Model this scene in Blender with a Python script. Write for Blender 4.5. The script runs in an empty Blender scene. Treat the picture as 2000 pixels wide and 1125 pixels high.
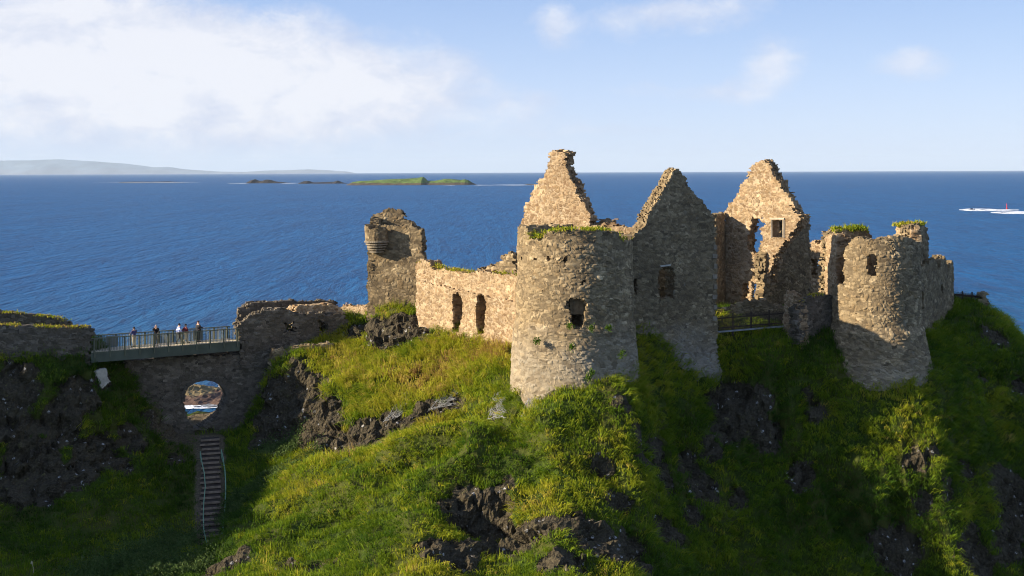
import bpy, math, random
import numpy as np
from mathutils import Vector, Matrix, Quaternion

random.seed(5)
rng = np.random.default_rng(7)
sc = bpy.context.scene
COL = sc.collection

# ------------------------------------------------------------------ camera geometry
F, CX, CY, ROLL, H = 2400.0, 1000.0, 335.5, 0.00375, 45.0
cR, sR = math.cos(ROLL), math.sin(ROLL)

def AB(px, py):
    """sight line of a photo point: X = a*Y, Z = H - b*Y"""
    dx, dy = px - CX, py - CY
    return (dx * cR - dy * sR) / F, (dx * sR + dy * cR) / F

def P(px, py, Y):
    a, b = AB(px, py)
    return np.array([a * Y, Y, H - b * Y])

SUN_AZ = math.radians(-76.5)      # measured from the direction towards the camera, to the left
SUN_EL = math.radians(21.5)
SUN = np.array([math.sin(SUN_AZ) * math.cos(SUN_EL), -math.cos(SUN_AZ) * math.cos(SUN_EL), math.sin(SUN_EL)])

# ------------------------------------------------------------------ noise (numpy)
def _h(ix, iy, iz, seed):
    with np.errstate(over='ignore'):
        n = (ix.astype(np.uint32) * np.uint32(374761393) + iy.astype(np.uint32) * np.uint32(668265263)
             + iz.astype(np.uint32) * np.uint32(2147483647) + np.uint32(seed * 1274126177 & 0xffffffff))
        n = (n ^ (n >> np.uint32(13))) * np.uint32(1274126177)
        n = (n ^ (n >> np.uint32(16))) * np.uint32(2246822519)
        n = n ^ (n >> np.uint32(15))
    return n.astype(np.float64) / 4294967295.0

def vnoise(p, seed=0):
    i = np.floor(p).astype(np.int64); f = p - i; f = f * f * f * (f * (f * 6 - 15) + 10)
    r = 0
    for dx in (0, 1):
        wx = f[..., 0] if dx else 1 - f[..., 0]
        for dy in (0, 1):
            wy = f[..., 1] if dy else 1 - f[..., 1]
            for dz in (0, 1):
                wz = f[..., 2] if dz else 1 - f[..., 2]
                r = r + wx * wy * wz * _h(i[..., 0] + dx, i[..., 1] + dy, i[..., 2] + dz, seed)
    return r * 2 - 1

def fbm(p, octv=4, seed=0, gain=.5):
    r, a, s = 0, 1, 0
    for k in range(octv):
        r = r + a * vnoise(p * (2.03 ** k) + 17.3 * k, seed + k); s += a; a *= gain
    return r / s

def cell(p, seed=0, jit=.9):
    """3D cells: nearest distance, second nearest, id value, seed position"""
    i = np.floor(p).astype(np.int64)
    n = p.shape[0]
    f1 = np.full(n, 1e9); f2 = np.full(n, 1e9); idv = np.zeros(n); sp = np.zeros((n, 3))
    for dx in (-1, 0, 1):
        for dy in (-1, 0, 1):
            for dz in (-1, 0, 1):
                cx, cy, cz = i[:, 0] + dx, i[:, 1] + dy, i[:, 2] + dz
                q = np.stack([cx + .5 + jit * (_h(cx, cy, cz, seed) - .5), cy + .5 + jit * (_h(cx, cy, cz, seed + 11) - .5),
                              cz + .5 + jit * (_h(cx, cy, cz, seed + 23) - .5)], 1)
                d = np.sqrt(((q - p) ** 2).sum(1))
                m = d < f1
                f2 = np.where(m, f1, np.minimum(f2, d))
                f1 = np.where(m, d, f1)
                idv = np.where(m, _h(cx, cy, cz, seed + 37), idv)
                sp[m] = q[m]
    return f1, f2, idv, sp

def sstep(a, b, x):
    t = np.clip((x - a) / (b - a), 0, 1)
    return t * t * (3 - 2 * t)

def inpoly(x, y, poly):
    r = np.zeros(x.shape, bool)
    n = len(poly)
    for k in range(n):
        x0, y0 = poly[k]; x1, y1 = poly[(k + 1) % n]
        if y0 == y1:
            continue
        c = ((y0 > y) != (y1 > y)) & (x < (x1 - x0) * (y - y0) / (y1 - y0) + x0)
        r ^= c
    return r

# ------------------------------------------------------------------ object helpers
def tag(o, label=None, cat=None, group=None, kind=None):
    if label: o['label'] = label
    if cat: o['category'] = cat
    if group: o['group'] = group
    if kind: o['kind'] = kind
    return o

def empty(name, loc, label=None, cat=None, group=None):
    o = bpy.data.objects.new(name, None); COL.objects.link(o)
    o.location = Vector(loc); o.empty_display_size = .3
    return tag(o, label, cat, group)

def link(name, me, mat=None, parent=None):
    o = bpy.data.objects.new(name, me); COL.objects.link(o)
    if mat is not None:
        for m in (mat if isinstance(mat, (list, tuple)) else [mat]):
            me.materials.append(m)
    if parent is not None:
        o.parent = parent
        o.matrix_parent_inverse = Matrix.Translation(parent.location).inverted()
    return o

def np_mesh(name, V, quads=None, tris=None, smooth=False):
    me = bpy.data.meshes.new(name)
    nq = 0 if quads is None else len(quads); nt = 0 if tris is None else len(tris)
    me.vertices.add(len(V)); me.vertices.foreach_set('co', np.ascontiguousarray(V, dtype=np.float32).ravel())
    idx = []
    if nq: idx.append(np.asarray(quads, np.int32).ravel())
    if nt: idx.append(np.asarray(tris, np.int32).ravel())
    idx = np.concatenate(idx)
    me.loops.add(len(idx)); me.loops.foreach_set('vertex_index', idx)
    me.polygons.add(nq + nt)
    st = np.concatenate([np.arange(nq) * 4, nq * 4 + np.arange(nt) * 3]).astype(np.int32)
    me.polygons.foreach_set('loop_start', st)
    try:
        me.polygons.foreach_set('loop_total', np.concatenate([np.full(nq, 4), np.full(nt, 3)]).astype(np.int32))
    except Exception:
        pass
    me.polygons.foreach_set('use_smooth', np.full(nq + nt, smooth))
    me.update(calc_edges=True)
    return me

def attr(me, name, data, domain='POINT'):
    a = me.attributes.new(name, 'FLOAT', domain)
    a.data.foreach_set('value', np.ascontiguousarray(data, dtype=np.float32))

class MB:
    """collects simple solids into one mesh"""
    def __init__(s): s.v, s.f = [], []
    def add(s, vs, fs):
        b = len(s.v); s.v += [tuple(map(float, v)) for v in vs]; s.f += [tuple(i + b for i in f) for f in fs]; return s
    def box(s, c, ax, ay, az):
        c, ax, ay, az = (np.array(q, float) for q in (c, ax, ay, az))
        vs = [c + i * ax + j * ay + k * az for k in (-1, 1) for j in (-1, 1) for i in (-1, 1)]
        return s.add(vs, [(0, 2, 3, 1), (4, 5, 7, 6), (0, 1, 5, 4), (2, 6, 7, 3), (0, 4, 6, 2), (1, 3, 7, 5)])
    def bar(s, a, b, w, h, up=(0, 0, 1)):
        a, b = np.array(a, float), np.array(b, float); d = b - a; L = np.linalg.norm(d); d /= L
        up = np.array(up, float)
        sd = np.cross(d, up); sd /= np.linalg.norm(sd) + 1e-9; u = np.cross(sd, d)
        return s.box((a + b) / 2, d * L / 2, sd * w / 2, u * h / 2)
    def tube(s, pts, r, n=6):
        pts = [np.array(p, float) for p in pts]
        rs = r if isinstance(r, (list, tuple)) else [r] * len(pts)
        vs, fs = [], []
        for i, p in enumerate(pts):
            d = pts[min(i + 1, len(pts) - 1)] - pts[max(i - 1, 0)]; d /= np.linalg.norm(d) + 1e-9
            u = np.cross(d, (0, 0, 1.)); 
            if np.linalg.norm(u) < .05: u = np.cross(d, (1., 0, 0))
            u /= np.linalg.norm(u); w = np.cross(d, u)
            for k in range(n):
                t = 2 * math.pi * k / n
                vs.append(p + rs[i] * (math.cos(t) * u + math.sin(t) * w))
        for i in range(len(pts) - 1):
            for k in range(n):
                fs.append((i * n + k, i * n + (k + 1) % n, (i + 1) * n + (k + 1) % n, (i + 1) * n + k))
        fs.append(tuple(range(n))[::-1]); fs.append(tuple((len(pts) - 1) * n + k for k in range(n)))
        return s.add(vs, fs)
    def build(s, name, mat, parent=None, smooth=False):
        me = bpy.data.meshes.new(name); me.from_pydata(s.v, [], s.f)
        if smooth: me.polygons.foreach_set('use_smooth', np.full(len(s.f), True))
        me.update()
        return link(name, me, mat, parent)

# ------------------------------------------------------------------ material helpers
class NT:
    def __init__(s, name):
        s.m = bpy.data.materials.new(name); s.m.use_nodes = True
        s.t = s.m.node_tree; s.t.nodes.clear()
        s.out = s.t.nodes.new('ShaderNodeOutputMaterial')
    def n(s, typ, ins=None, **kw):
        nd = s.t.nodes.new(typ)
        for k, v in kw.items(): setattr(nd, k, v)
        for k, v in (ins or {}).items(): s.set(nd, k, v)
        return nd
    def set(s, nd, k, v):
        sk = nd.inputs[k]
        if isinstance(v, bpy.types.NodeSocket): s.t.links.new(v, sk)
        elif isinstance(v, bpy.types.Node): s.t.links.new(v.outputs[0], sk)
        else:
            if isinstance(v, (tuple, list)) and len(v) == 3 and sk.type == 'RGBA': v = (*v, 1)
            sk.default_value = v
    def math(s, op, a, b=0.0, clamp=False):
        return s.n('ShaderNodeMath', {0: a, 1: b}, operation=op, use_clamp=clamp).outputs[0]
    def mix(s, f, a, b, blend='MIX'):
        nd = s.n('ShaderNodeMix', data_type='RGBA', blend_type=blend)
        s.set(nd, 0, f); s.set(nd, 6, a); s.set(nd, 7, b); return nd.outputs[2]
    def ramp(s, f, stops, interp='LINEAR'):
        nd = s.n('ShaderNodeValToRGB', {0: f}); cr = nd.color_ramp; cr.interpolation = interp
        while len(cr.elements) < len(stops): cr.elements.new(.5)
        for e, (p, c) in zip(cr.elements, stops):
            e.position = p; e.color = (*c, 1) if not isinstance(c, (int, float)) else (c, c, c, 1)
        return nd.outputs[0]
    def pos(s, scale=(1, 1, 1)):
        g = s.n('ShaderNodeNewGeometry'); mp = s.n('ShaderNodeMapping', {0: g.outputs['Position']}); mp.inputs['Scale'].default_value = scale
        return mp.outputs[0]
    def noise(s, vec, scale, detail=4, rough=.55, dist=0):
        return s.n('ShaderNodeTexNoise', {'Vector': vec, 'Scale': scale, 'Detail': detail, 'Roughness': rough, 'Distortion': dist}).outputs[0]
    def attr(s, name): return s.n('ShaderNodeAttribute', attribute_name=name).outputs['Fac']
    def surf(s, sh): s.t.links.new(sh.outputs[0] if isinstance(sh, bpy.types.Node) else sh, s.out.inputs['Surface']); return s.m
    def bsdf(s, col, rough=.9, normal=None, spec=.2, **kw):
        b = s.n('ShaderNodeBsdfPrincipled'); s.set(b, 'Base Color', col); s.set(b, 'Roughness', rough); s.set(b, 'Specular IOR Level', spec)
        for k, v in kw.items(): s.set(b, k, v)
        if normal is not None: s.set(b, 'Normal', normal)
        return b
    def bump(s, h, strength=1, dist=.05, normal=None):
        b = s.n('ShaderNodeBump', {'Height': h, 'Strength': strength, 'Distance': dist})
        if normal is not None: s.set(b, 'Normal', normal)
        return b.outputs[0]

def mat_plain(name, col, rough=.8, var=.25, scale=3, spec=.2):
    t = NT(name); p = t.pos(); n = t.noise(p, scale, 4)
    c = t.mix(t.ramp(n, [(.3, 0.0), (.7, 1.0)]), tuple(x * (1 - var) for x in col), tuple(min(1, x * (1 + var)) for x in col))
    return t.surf(t.bsdf(c, rough, t.bump(t.noise(p, scale * 8, 3), .3, .01), spec))

def mat_stone(name, cols, mortar, mort_amt=.8, pale_z=None, pale=(.42, .38, .32), lichen=.25):
    """rubble masonry: the colour of each stone from the value stored on it, mortar in the joints"""
    t = NT(name); p = t.pos()
    s = t.attr('stone'); j = t.attr('joint')
    n = len(cols)
    c = t.ramp(s, [(i / (n - 1), q) for i, q in enumerate(cols)])
    s2 = t.math('FRACT', t.math('MULTIPLY', s, 7.13))
    c = t.mix(1.0, c, t.ramp(s2, [(0, .66), (1, 1.0)]), 'MULTIPLY')
    c = t.mix(t.ramp(s2, [(.75, 0.0), (1, .25)]), c, tuple(min(1, x * 1.5) for x in cols[-1]))
    big = t.noise(p, .35, 4, .6)
    c = t.mix(t.ramp(big, [(.35, 0.0), (.7, .55)]), c, tuple(x * .62 for x in cols[0]))
    fine = t.noise(p, 9, 5, .7)
    c = t.mix(.55, c, t.ramp(fine, [(.25, .25), (.75, .8)]), 'OVERLAY')
    m = t.math('MULTIPLY', t.ramp(j, [(.0, 1.0), (.35, 0.0)]), mort_amt)
    m = t.math('MULTIPLY', m, t.ramp(t.noise(p, .8, 3), [(.35, .25), (.65, 1.0)]))
    c = t.mix(m, c, mortar)
    if pale_z is not None:
        z = t.n('ShaderNodeSeparateXYZ', {0: t.pos()}).outputs[2]
        z = t.math('ADD', z, t.math('MULTIPLY', t.math('SUBTRACT', t.noise(p, .5, 6, .65), .5), 7.0))
        f = t.math('MULTIPLY', t.math('SUBTRACT', pale_z, z), .4, True)
        f = t.math('MULTIPLY', f, t.ramp(s, [(.0, .25), (1., .85)]))
        c = t.mix(f, c, pale)
    li = t.ramp(t.noise(p, 1.7, 6, .65), [(.62, 0.0), (.7, 1.0)])
    c = t.mix(t.math('MULTIPLY', li, lichen), c, (.33, .33, .27))
    h = t.math('ADD', t.math('MULTIPLY', fine, .5), t.noise(p, 30, 3))
    return t.surf(t.bsdf(c, .95, t.bump(h, .7, .035), .1))

# ------------------------------------------------------------------ materials
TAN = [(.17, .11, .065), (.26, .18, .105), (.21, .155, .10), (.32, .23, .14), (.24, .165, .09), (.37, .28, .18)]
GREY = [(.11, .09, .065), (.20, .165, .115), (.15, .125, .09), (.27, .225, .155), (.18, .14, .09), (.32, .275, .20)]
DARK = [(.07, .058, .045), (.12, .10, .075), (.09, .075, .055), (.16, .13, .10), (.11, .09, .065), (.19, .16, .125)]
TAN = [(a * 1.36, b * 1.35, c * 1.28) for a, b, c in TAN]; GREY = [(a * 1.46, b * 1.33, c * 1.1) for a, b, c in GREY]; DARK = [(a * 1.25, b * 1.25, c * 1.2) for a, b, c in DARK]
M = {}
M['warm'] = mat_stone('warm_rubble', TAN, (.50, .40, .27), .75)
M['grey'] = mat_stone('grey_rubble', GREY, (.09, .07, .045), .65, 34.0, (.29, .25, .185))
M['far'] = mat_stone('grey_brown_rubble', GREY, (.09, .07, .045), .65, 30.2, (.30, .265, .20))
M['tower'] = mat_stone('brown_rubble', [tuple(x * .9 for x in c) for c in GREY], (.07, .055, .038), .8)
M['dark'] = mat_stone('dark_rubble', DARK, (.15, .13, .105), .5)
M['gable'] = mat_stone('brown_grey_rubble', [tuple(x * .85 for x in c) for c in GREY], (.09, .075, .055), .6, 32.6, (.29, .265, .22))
M['sand'] = mat_plain('dressed_sandstone', (.46, .38, .27), .9, .25, 2)
M['archstone'] = mat_plain('dark_arch_stone', (.10, .085, .065), .95, .35, 2.5)
M['quoin'] = mat_plain('quoin_stone', (.24, .20, .145), .9, .3, 2)
M['palestone'] = mat_plain('pale_stone', (.40, .37, .31), .9, .3, 2)
M['steelgreen'] = mat_plain('green_grey_steel', (.085, .10, .075), .6, .2, 1)
M['railwood'] = mat_plain('weathered_rail', (.13, .135, .09), .7, .2, 2)
M['deck'] = mat_plain('pale_deck_boards', (.55, .47, .34), .85, .2, 2)
M['panel'] = mat_plain('grey_panel', (.16, .175, .16), .6, .1, 2)
M['brownwood'] = mat_plain('brown_fence_wood', (.06, .042, .03), .85, .3, 4)
M['palewood'] = mat_plain('pale_kerb', (.25, .25, .24), .85, .2, 2)
M['oak'] = mat_plain('grille_wood', (.22, .16, .09), .85, .25, 4)
M['steptread'] = mat_plain('step_boards', (.24, .18, .125), .9, .35, 3)
M['riser'] = mat_plain('step_risers', (.045, .033, .024), .9, .35, 3)
M['greenrail'] = mat_plain('green_handrail', (.20, .34, .22), .5, .15, 2)
M['wire'] = mat_plain('galvanised_wire', (.25, .25, .24), .7, .25, 4)
M['iron'] = mat_plain('dark_iron', (.03, .03, .035), .6, .2, 3)
M['red'] = mat_plain('red_paint', (.45, .04, .05), .5, .1, 2)
M['whitehull'] = mat_plain('white_hull', (.8, .8, .8), .4, .05, 2)
M['skin'] = mat_plain('skin', (.48, .29, .21), .6, .1, 8)
M['hairdark'] = mat_plain('dark_hair', (.02, .015, .012), .7, .2, 20)
M['hairgrey'] = mat_plain('grey_hair', (.35, .30, .26), .7, .2, 20)
def cloth(name, col): M[name] = mat_plain(name, col, .9, .18, 6)
cloth('black_cloth', (.012, .012, .014)); cloth('purple_cloth', (.07, .06, .13)); cloth('maroon_cloth', (.16, .025, .03))
cloth('cream_cloth', (.55, .48, .36)); cloth('navy_cloth', (.02, .025, .05)); cloth('charcoal_cloth', (.035, .035, .04)); cloth('brown_cloth', (.06, .04, .03))
t = NT('striped_shirt_cloth')
w = t.n('ShaderNodeTexWave', {'Vector': t.pos(), 'Scale': 2.6, 'Distortion': .6}, wave_type='BANDS', bands_direction='Z')
M['striped_cloth'] = t.surf(t.bsdf(t.mix(t.ramp(w.outputs[0], [(.45, 0.0), (.55, 1.0)]), (.06, .12, .42), (.75, .78, .85)), .9))

# ------------------------------------------------------------------ terrain
CTRL = [  # photo x, photo y, distance from the camera along the view
 # cliff under the outer wall, and the mainland edge
 (-250,690,92.5),(-120,691,94),(0,692,95.5),(90,690,96.8),(178,703,98.2),(-120,655,103),(0,650,104),(100,652,105.5),(170,680,104),
 (-150,850,92),(0,850,93),(100,850,94.5),(200,850,97),(300,830,101.2),(0,985,90.5),(100,1000,90),(200,945,93),(250,905,96.5),(300,900,98.3),(350,880,101),
 (200,712,99.5),(240,722,101.3),(270,790,101.3),(330,850,102.7),(0,760,94.2),(100,760,95.6),(200,775,98.3),
 # arch floor and the slope beyond it
 (395,842,105.3),(400,840,110),(395,814,124),(380,810,128),(440,840,106),(360,840,104.6),(405,862,103.4),(375,858,103.2),(436,856,104),(340,812,116),(460,812,118),
 (470,835,106.3),(500,825,107),(520,812,107.6),
 # steps and valley
 (415,872,101.8),(415,980,94),(412,1080,88),(300,960,95),(300,1050,89.2),(200,1050,88),(100,1060,86.6),(0,1060,86),(0,1125,81),(150,1125,82),(300,1125,81.5),(380,1125,82),
 (-150,1060,84.5),(-150,1125,80),(470,865,104),(465,950,96.8),(500,905,98.8),(540,890,99.8),(460,1000,92.5),
 # craggy outcrop and bank
 (535,705,106.6),(545,760,104.2),(530,800,104.4),(545,850,102.4),(570,868,100.6),(600,765,102.6),(600,870,99),(640,800,99.8),(640,880,97.2),(690,885,95.6),(740,868,94.6),(640,850,98.2),(700,845,96.4),
 (700,668,109.3),(660,678,108.6),(620,683,107.6),(560,702,106),(640,722,105),(700,720,103.6),(800,720,101),(900,740,97.6),(1000,768,91.8),(700,780,100.3),(800,780,98),
 (740,838,95.8),(860,812,93.6),(940,816,91.6),(1035,832,88.0),(780,835,94.6),(900,800,94.5),(1000,690,97.6),(950,672,102.3),(900,657,104.7),(840,660,106.4),(1000,722,95),(860,690,103),
 # mound under the square tower
 (720,636,110.8),(740,645,108.8),(770,600,111.2),(825,598,110.8),(800,650,107.8),(835,650,107),(700,652,110.4),(760,670,107.3),
 # green foreground hill, crest then surface
 (560,925,95),(640,893,93.6),(700,885,92.4),(740,875,91.4),(800,850,90.4),(860,834,89.5),(940,828,88),(1000,836,87.2),(1050,850,86.2),
 (420,1045,87),(480,1002,89.4),(500,1050,84.6),(440,1110,80),(600,960,89.5),(560,1060,82.6),(560,1125,77),(700,920,89.4),(700,1000,84.3),(700,1125,76.2),(850,900,86),(850,945,83.6),
 (1000,900,84.6),(1000,950,82.8),(1090,900,84.4),(1100,955,82.4),(1060,1000,80),(800,1125,74),(800,1040,79.6),
 # the rock hollow in the front of the hill
 (905,958,82.4),(848,1000,79.8),(846,1060,77.2),(882,1005,82.0),(888,1060,80.6),(930,1000,82.6),(932,1050,81.2),(985,1060,80.4),(1035,1020,80.9),(1010,1095,77.6),(1050,1060,78.4),(900,1125,74.5),(1000,1125,74),
 # foot of the round tower and the ridge
 (1008,744,89.9),(1060,768,88.0),(1120,778,87.2),(1180,756,87.7),(1240,710,90.8),(1245,655,94.2),(1100,800,86.3),(1060,800,86.9),(1208,745,87.8),
 (1235,760,87.5),(1228,800,86.2),(1185,835,85.6),(1168,870,85.0),(1172,970,82.8),(1160,1005,80.6),(1130,1060,77.2),(1050,1125,73),
 (1262,780,92.2),(1264,830,91),(1240,900,87.6),(1300,900,90.2),(1290,1000,86),(1250,1000,83),(1250,1125,78.5),(1330,1125,82),(1400,1125,85),(1600,1125,89),(1800,1125,91.4),(2000,1125,95),(2150,1125,97),
 # foot of the gable, courtyard edge, slope of the round tower
 (1300,667,96.3),(1325,742,96.6),(1385,764,97.7),(1414,764,98.8),(1280,720,94.4),(1398,650,99.3),(1470,646,100.6),(1540,641,101.6),(1600,650,100.4),(1632,650,100),(1470,700,97.8),
 (1560,690,98.6),(1500,735,96.8),(1600,745,97.6),(1655,758,97.3),(1680,780,96.1),(1720,772,96.0),(1760,764,96.1),(1800,753,96.8),(1826,742,97.8),(1640,700,98.6),(1830,690,101),
 (1400,782,97.1),(1450,777,96.8),(1530,780,96.3),(1450,865,94.7),(1400,850,94.2),(1530,860,95.2),(1600,850,95.2),(1700,850,94.6),(1755,850,94.4),(1815,815,95.2),(1830,850,94.2),(1890,850,97.6),(1850,900,94.6),
 (1850,1000,94.6),(1700,1000,92.4),(1550,1000,91.4),(1400,1000,90),(1350,950,90),(1830,1070,92),
 # right-hand flank
 (1870,592,112),(1925,600,112),(1900,655,107),(1960,720,104.5),(1990,668,108),(1950,810,101.5),(2000,900,100),(2060,1000,99),(2050,760,106),(2100,900,103),(1950,960,97.5),
]
CTRL = [(x, y, d - 0.8 * min(max((x - 1400) / 250, 0), 1)) for x, y, d in CTRL]
WORLD = [  # hidden ground and what lies outside the frame, in metres
 (-5.2,91.2,25.0),(-9.8,93.6,23.2),(-13.2,95.2,22.0),(-2.2,89.9,25.0),(0.4,88.9,25.0),
 (-28,136,7),(-30,150,-2),(-20,150,-3),(-12,135,16),(-12,150,-2),(0,140,10),(0,152,-3),(15,140,12),(15,155,-3),(30,135,14),(30,150,-3),
 (46,128,18),(48,138,3),(52,121,16),(60,124,-2),(57,110,6),(62,100,-2),(52,90,6),(60,80,-2),(45,70,10),(55,62,-2),
 (-40,112,21),(-45,125,9),(-40,140,-2),(-55,130,-2),(-38,106,29),(-52,112,23),(-50,98,31),(-42,100.5,30.6),(-46,100.5,31),(-42,104,30),(-47,104,30.3),(-38,102,30.3),(-51,103,30.5),(-44,108,27),
 (-5,118,32.5),(8,112,32.5),(20,110,32.3),(30,114,32),(40,119,32),(20,120,31),(0,112,32.5),(4,104,32.3),(12,103,32.4),(22,104,32.3),(28,104,32),(-10,114,32.5),(-2,108,32.6),(4.7,91.5,28.8),(4.8,95.5,30.5),(29.3,99.5,28.0),(29.5,102,31),(-16,116,31.5),(-22,114,30.5),
 (-58,60,30.0),(-58,68,31.2),(-58,73,32.4),(-58,77,36.2),(-58,84,37.5),(-58,91,37.5),(-66,75,36.5),(-66,66,31.5),(-70,90,38.5),(-75,60,31),(-85,80,38),(-85,112,30),(-70,115,24),(-80,140,-2),(-56,99,34.5),  # mainland bluff out of view, crest shaped to throw the valley into shadow
 (-50,84,31),(-47,76,27),(-46,66,24),(-40,60,18),(-30,60,15),(-20,60,14.5),(-10,60,17),(0,60,16.5),(10,60,15),(20,60,14),(35,60,10),
 (-20,68,16.5),(-8,66,19.5),(0,66,19.5),(10,68,17.5),(25,70,15),
]
pts = np.array([P(*c) for c in CTRL] + [np.array(w, float) for w in WORLD])
# averaged when two nearly share a place in plan
def rbf_fit(p, c=1.6, lam=.02):
    d = np.sqrt(((p[:, None, :2] - p[None, :, :2]) ** 2).sum(-1) + c * c)
    A = -d + np.eye(len(p)) * lam * 10
    n = len(p)
    Q = np.concatenate([np.ones((n, 1)), p[:, :2]], 1)
    K = np.block([[A, Q], [Q.T, np.zeros((3, 3))]])
    w = np.linalg.lstsq(K, np.concatenate([p[:, 2], np.zeros(3)]), rcond=None)[0]
    return w
RW = rbf_fit(pts)
def height_raw(x, y, c=1.6):
    x, y = np.ravel(x), np.ravel(y); out = np.empty(len(x)); n = len(pts)
    for s in range(0, len(x), 20000):
        xx, yy = x[s:s + 20000], y[s:s + 20000]
        d = np.sqrt((xx[:, None] - pts[None, :, 0]) ** 2 + (yy[:, None] - pts[None, :, 1]) ** 2 + c * c)
        out[s:s + 20000] = -d @ RW[:n] + RW[n] + RW[n + 1] * xx + RW[n + 2] * yy
    return out

GX = np.concatenate([np.linspace(-95, -49, 58), np.arange(-48, 50.01, .2), np.linspace(51, 72, 26)])
GY = np.concatenate([np.linspace(48, 69, 36), np.arange(69.5, 120.01, .2), np.linspace(120.6, 156, 50)])
XX, YY = np.meshgrid(GX, GY, indexing='ij')
ZZ = height_raw(XX, YY).reshape(XX.shape)
ZZ = np.minimum(ZZ, np.where(XX < -54, 60, 34.5))

# the stair cutting
ST_A, ST_B = P(411, 850, 103.6), P(412, 1092, 87.5)
sd = ST_B[:2] - ST_A[:2]; sl = np.linalg.norm(sd); sd /= sl
tt = (XX - ST_A[0]) * sd[0] + (YY - ST_A[1]) * sd[1]
ss = (XX - ST_A[0]) * sd[1] - (YY - ST_A[1]) * sd[0]
zz = ST_A[2] + (ST_B[2] - ST_A[2]) * np.clip(tt / sl, -.1, 1.05)
w = (1 - sstep(.85, 1.5, np.abs(ss))) * sstep(-1.5, .3, tt) * (1 - sstep(sl, sl + 1.5, tt))
ZZ = ZZ * (1 - w) + (zz - .12) * w

def hgt(x, y):
    """bilinear ground height"""
    i = np.clip(np.searchsorted(GX, x) - 1, 0, len(GX) - 2); j = np.clip(np.searchsorted(GY, y) - 1, 0, len(GY) - 2)
    u = (x - GX[i]) / (GX[i + 1] - GX[i]); v = (y - GY[j]) / (GY[j + 1] - GY[j])
    return (ZZ[i, j] * (1 - u) * (1 - v) + ZZ[i + 1, j] * u * (1 - v) + ZZ[i, j + 1] * (1 - u) * v + ZZ[i + 1, j + 1] * u * v)

def hit(px, py, y0=62, y1=140):
    """where the sight line of a photo point first meets the ground"""
    a, b = AB(px, py)
    ys = np.arange(y0, y1, .1)
    d = (H - b * ys) - hgt(a * ys, ys)
    k = np.argmax(d < 0) if (d < 0).any() else len(ys) - 1
    return np.array([a * ys[k], ys[k], H - b * ys[k]])

# bare rock: photo x, y, radius in metres
ROCK = [(30,760,3),(60,900,3.6),(150,780,2.6),(190,880,3),(90,960,2.2),(250,860,2),(290,770,2.6),(330,850,2),(120,830,3),(20,830,3),(200,740,1.6),(30,960,2.5),(150,930,2),(235,910,1.6),(290,820,1.6),(340,900,1),(330,740,2),
 (550,780,2.4),(590,840,2.2),(640,850,1.8),(690,870,1.8),(600,765,1.7),(660,875,1.6),(545,850,1.8),(530,720,1.3),(710,845,1.2),(570,870,1.4),(620,810,1.6),(735,860,.9),
 (760,650,1.8),(815,645,1.6),(722,640,1.4),(790,665,1.3),(700,650,.9),
 (762,832,1.1),(850,806,.9),(890,795,.9),(810,825,.8),(975,806,.7),(1040,806,1.0),(1072,768,.8),(830,800,.7),
 (920,1040,2.2),(880,1095,2.0),(990,1085,2.3),(1100,1105,1.8),(440,1112,2),(560,1112,1),(960,1000,2),(1150,1050,1.6),(1040,1060,2),(870,1000,.9),(920,985,1.5),(620,1110,.7),(660,1115,.7),
 (1172,915,.9),(1245,850,1.2),(1260,900,1.5),(1290,940,1.7),(1275,880,1.2),(1215,790,.7),(1180,1070,2),(1230,1090,2.2),(1290,1040,1.5),(1200,990,1.2),
 (1450,805,2.6),(1490,850,1.8),(1420,835,1.7),(1340,905,1.2),(1365,955,1.4),(1560,930,1.4),(1592,805,1.1),(1385,880,1.1),(1440,975,1),(1310,1050,1.2),(1575,770,.8),
 (1785,905,.9),(1850,965,1.1),(1885,925,1.1),(1745,1080,2.2),(1900,1085,2),(1965,960,2.2),(1990,1000,2.6),(1940,660,1.2),(1800,980,1),(1960,1060,2),(1820,880,.5),(1910,740,.7),(1985,760,1.2),(1400,790,1.2),(1350,1010,1)]
nx, ny = XX.shape
gx, gy = np.gradient(ZZ, GX, axis=0), np.gradient(ZZ, GY, axis=1)
NRM = np.stack([-gx, -gy, np.ones_like(ZZ)], -1); NRM /= np.linalg.norm(NRM, axis=-1, keepdims=True)
POS = np.stack([XX, YY, ZZ], -1).reshape(-1, 3); NR = NRM.reshape(-1, 3)
core = (POS[:, 0] > -50) & (POS[:, 0] < 52) & (POS[:, 1] > 66) & (POS[:, 1] < 120)
rk = np.full(len(POS), -.42)
wob = fbm(POS * .55, 4, 3)
wob2 = fbm(POS * 1.9, 3, 8)
for px, py, r in ROCK:
    r *= .85 if px < 350 else 1.45 if (500 < px < 850 and py < 900) else 1.05 if (840 < px < 1120 and py > 950) else 1.12
    c = hit(px, py)
    d = np.sqrt(((POS - c) ** 2).sum(1))
    rk = np.maximum(rk, 1.0 - d / r)
rk = rk + wob * .55 + wob2 * .22
slope = 1 - NR[:, 2]
rk = np.maximum(rk, (slope - .66 - .2 * (POS[:, 0] > 10)) * 3.0 + wob * .5 - .1)
rock = sstep(.02, .22, rk)
rock *= (1 - w.ravel())
rock = np.where(core, rock, sstep(.3, .5, slope + .25 * wob))
rock[POS[:, 2] < 9] = 1
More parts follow.
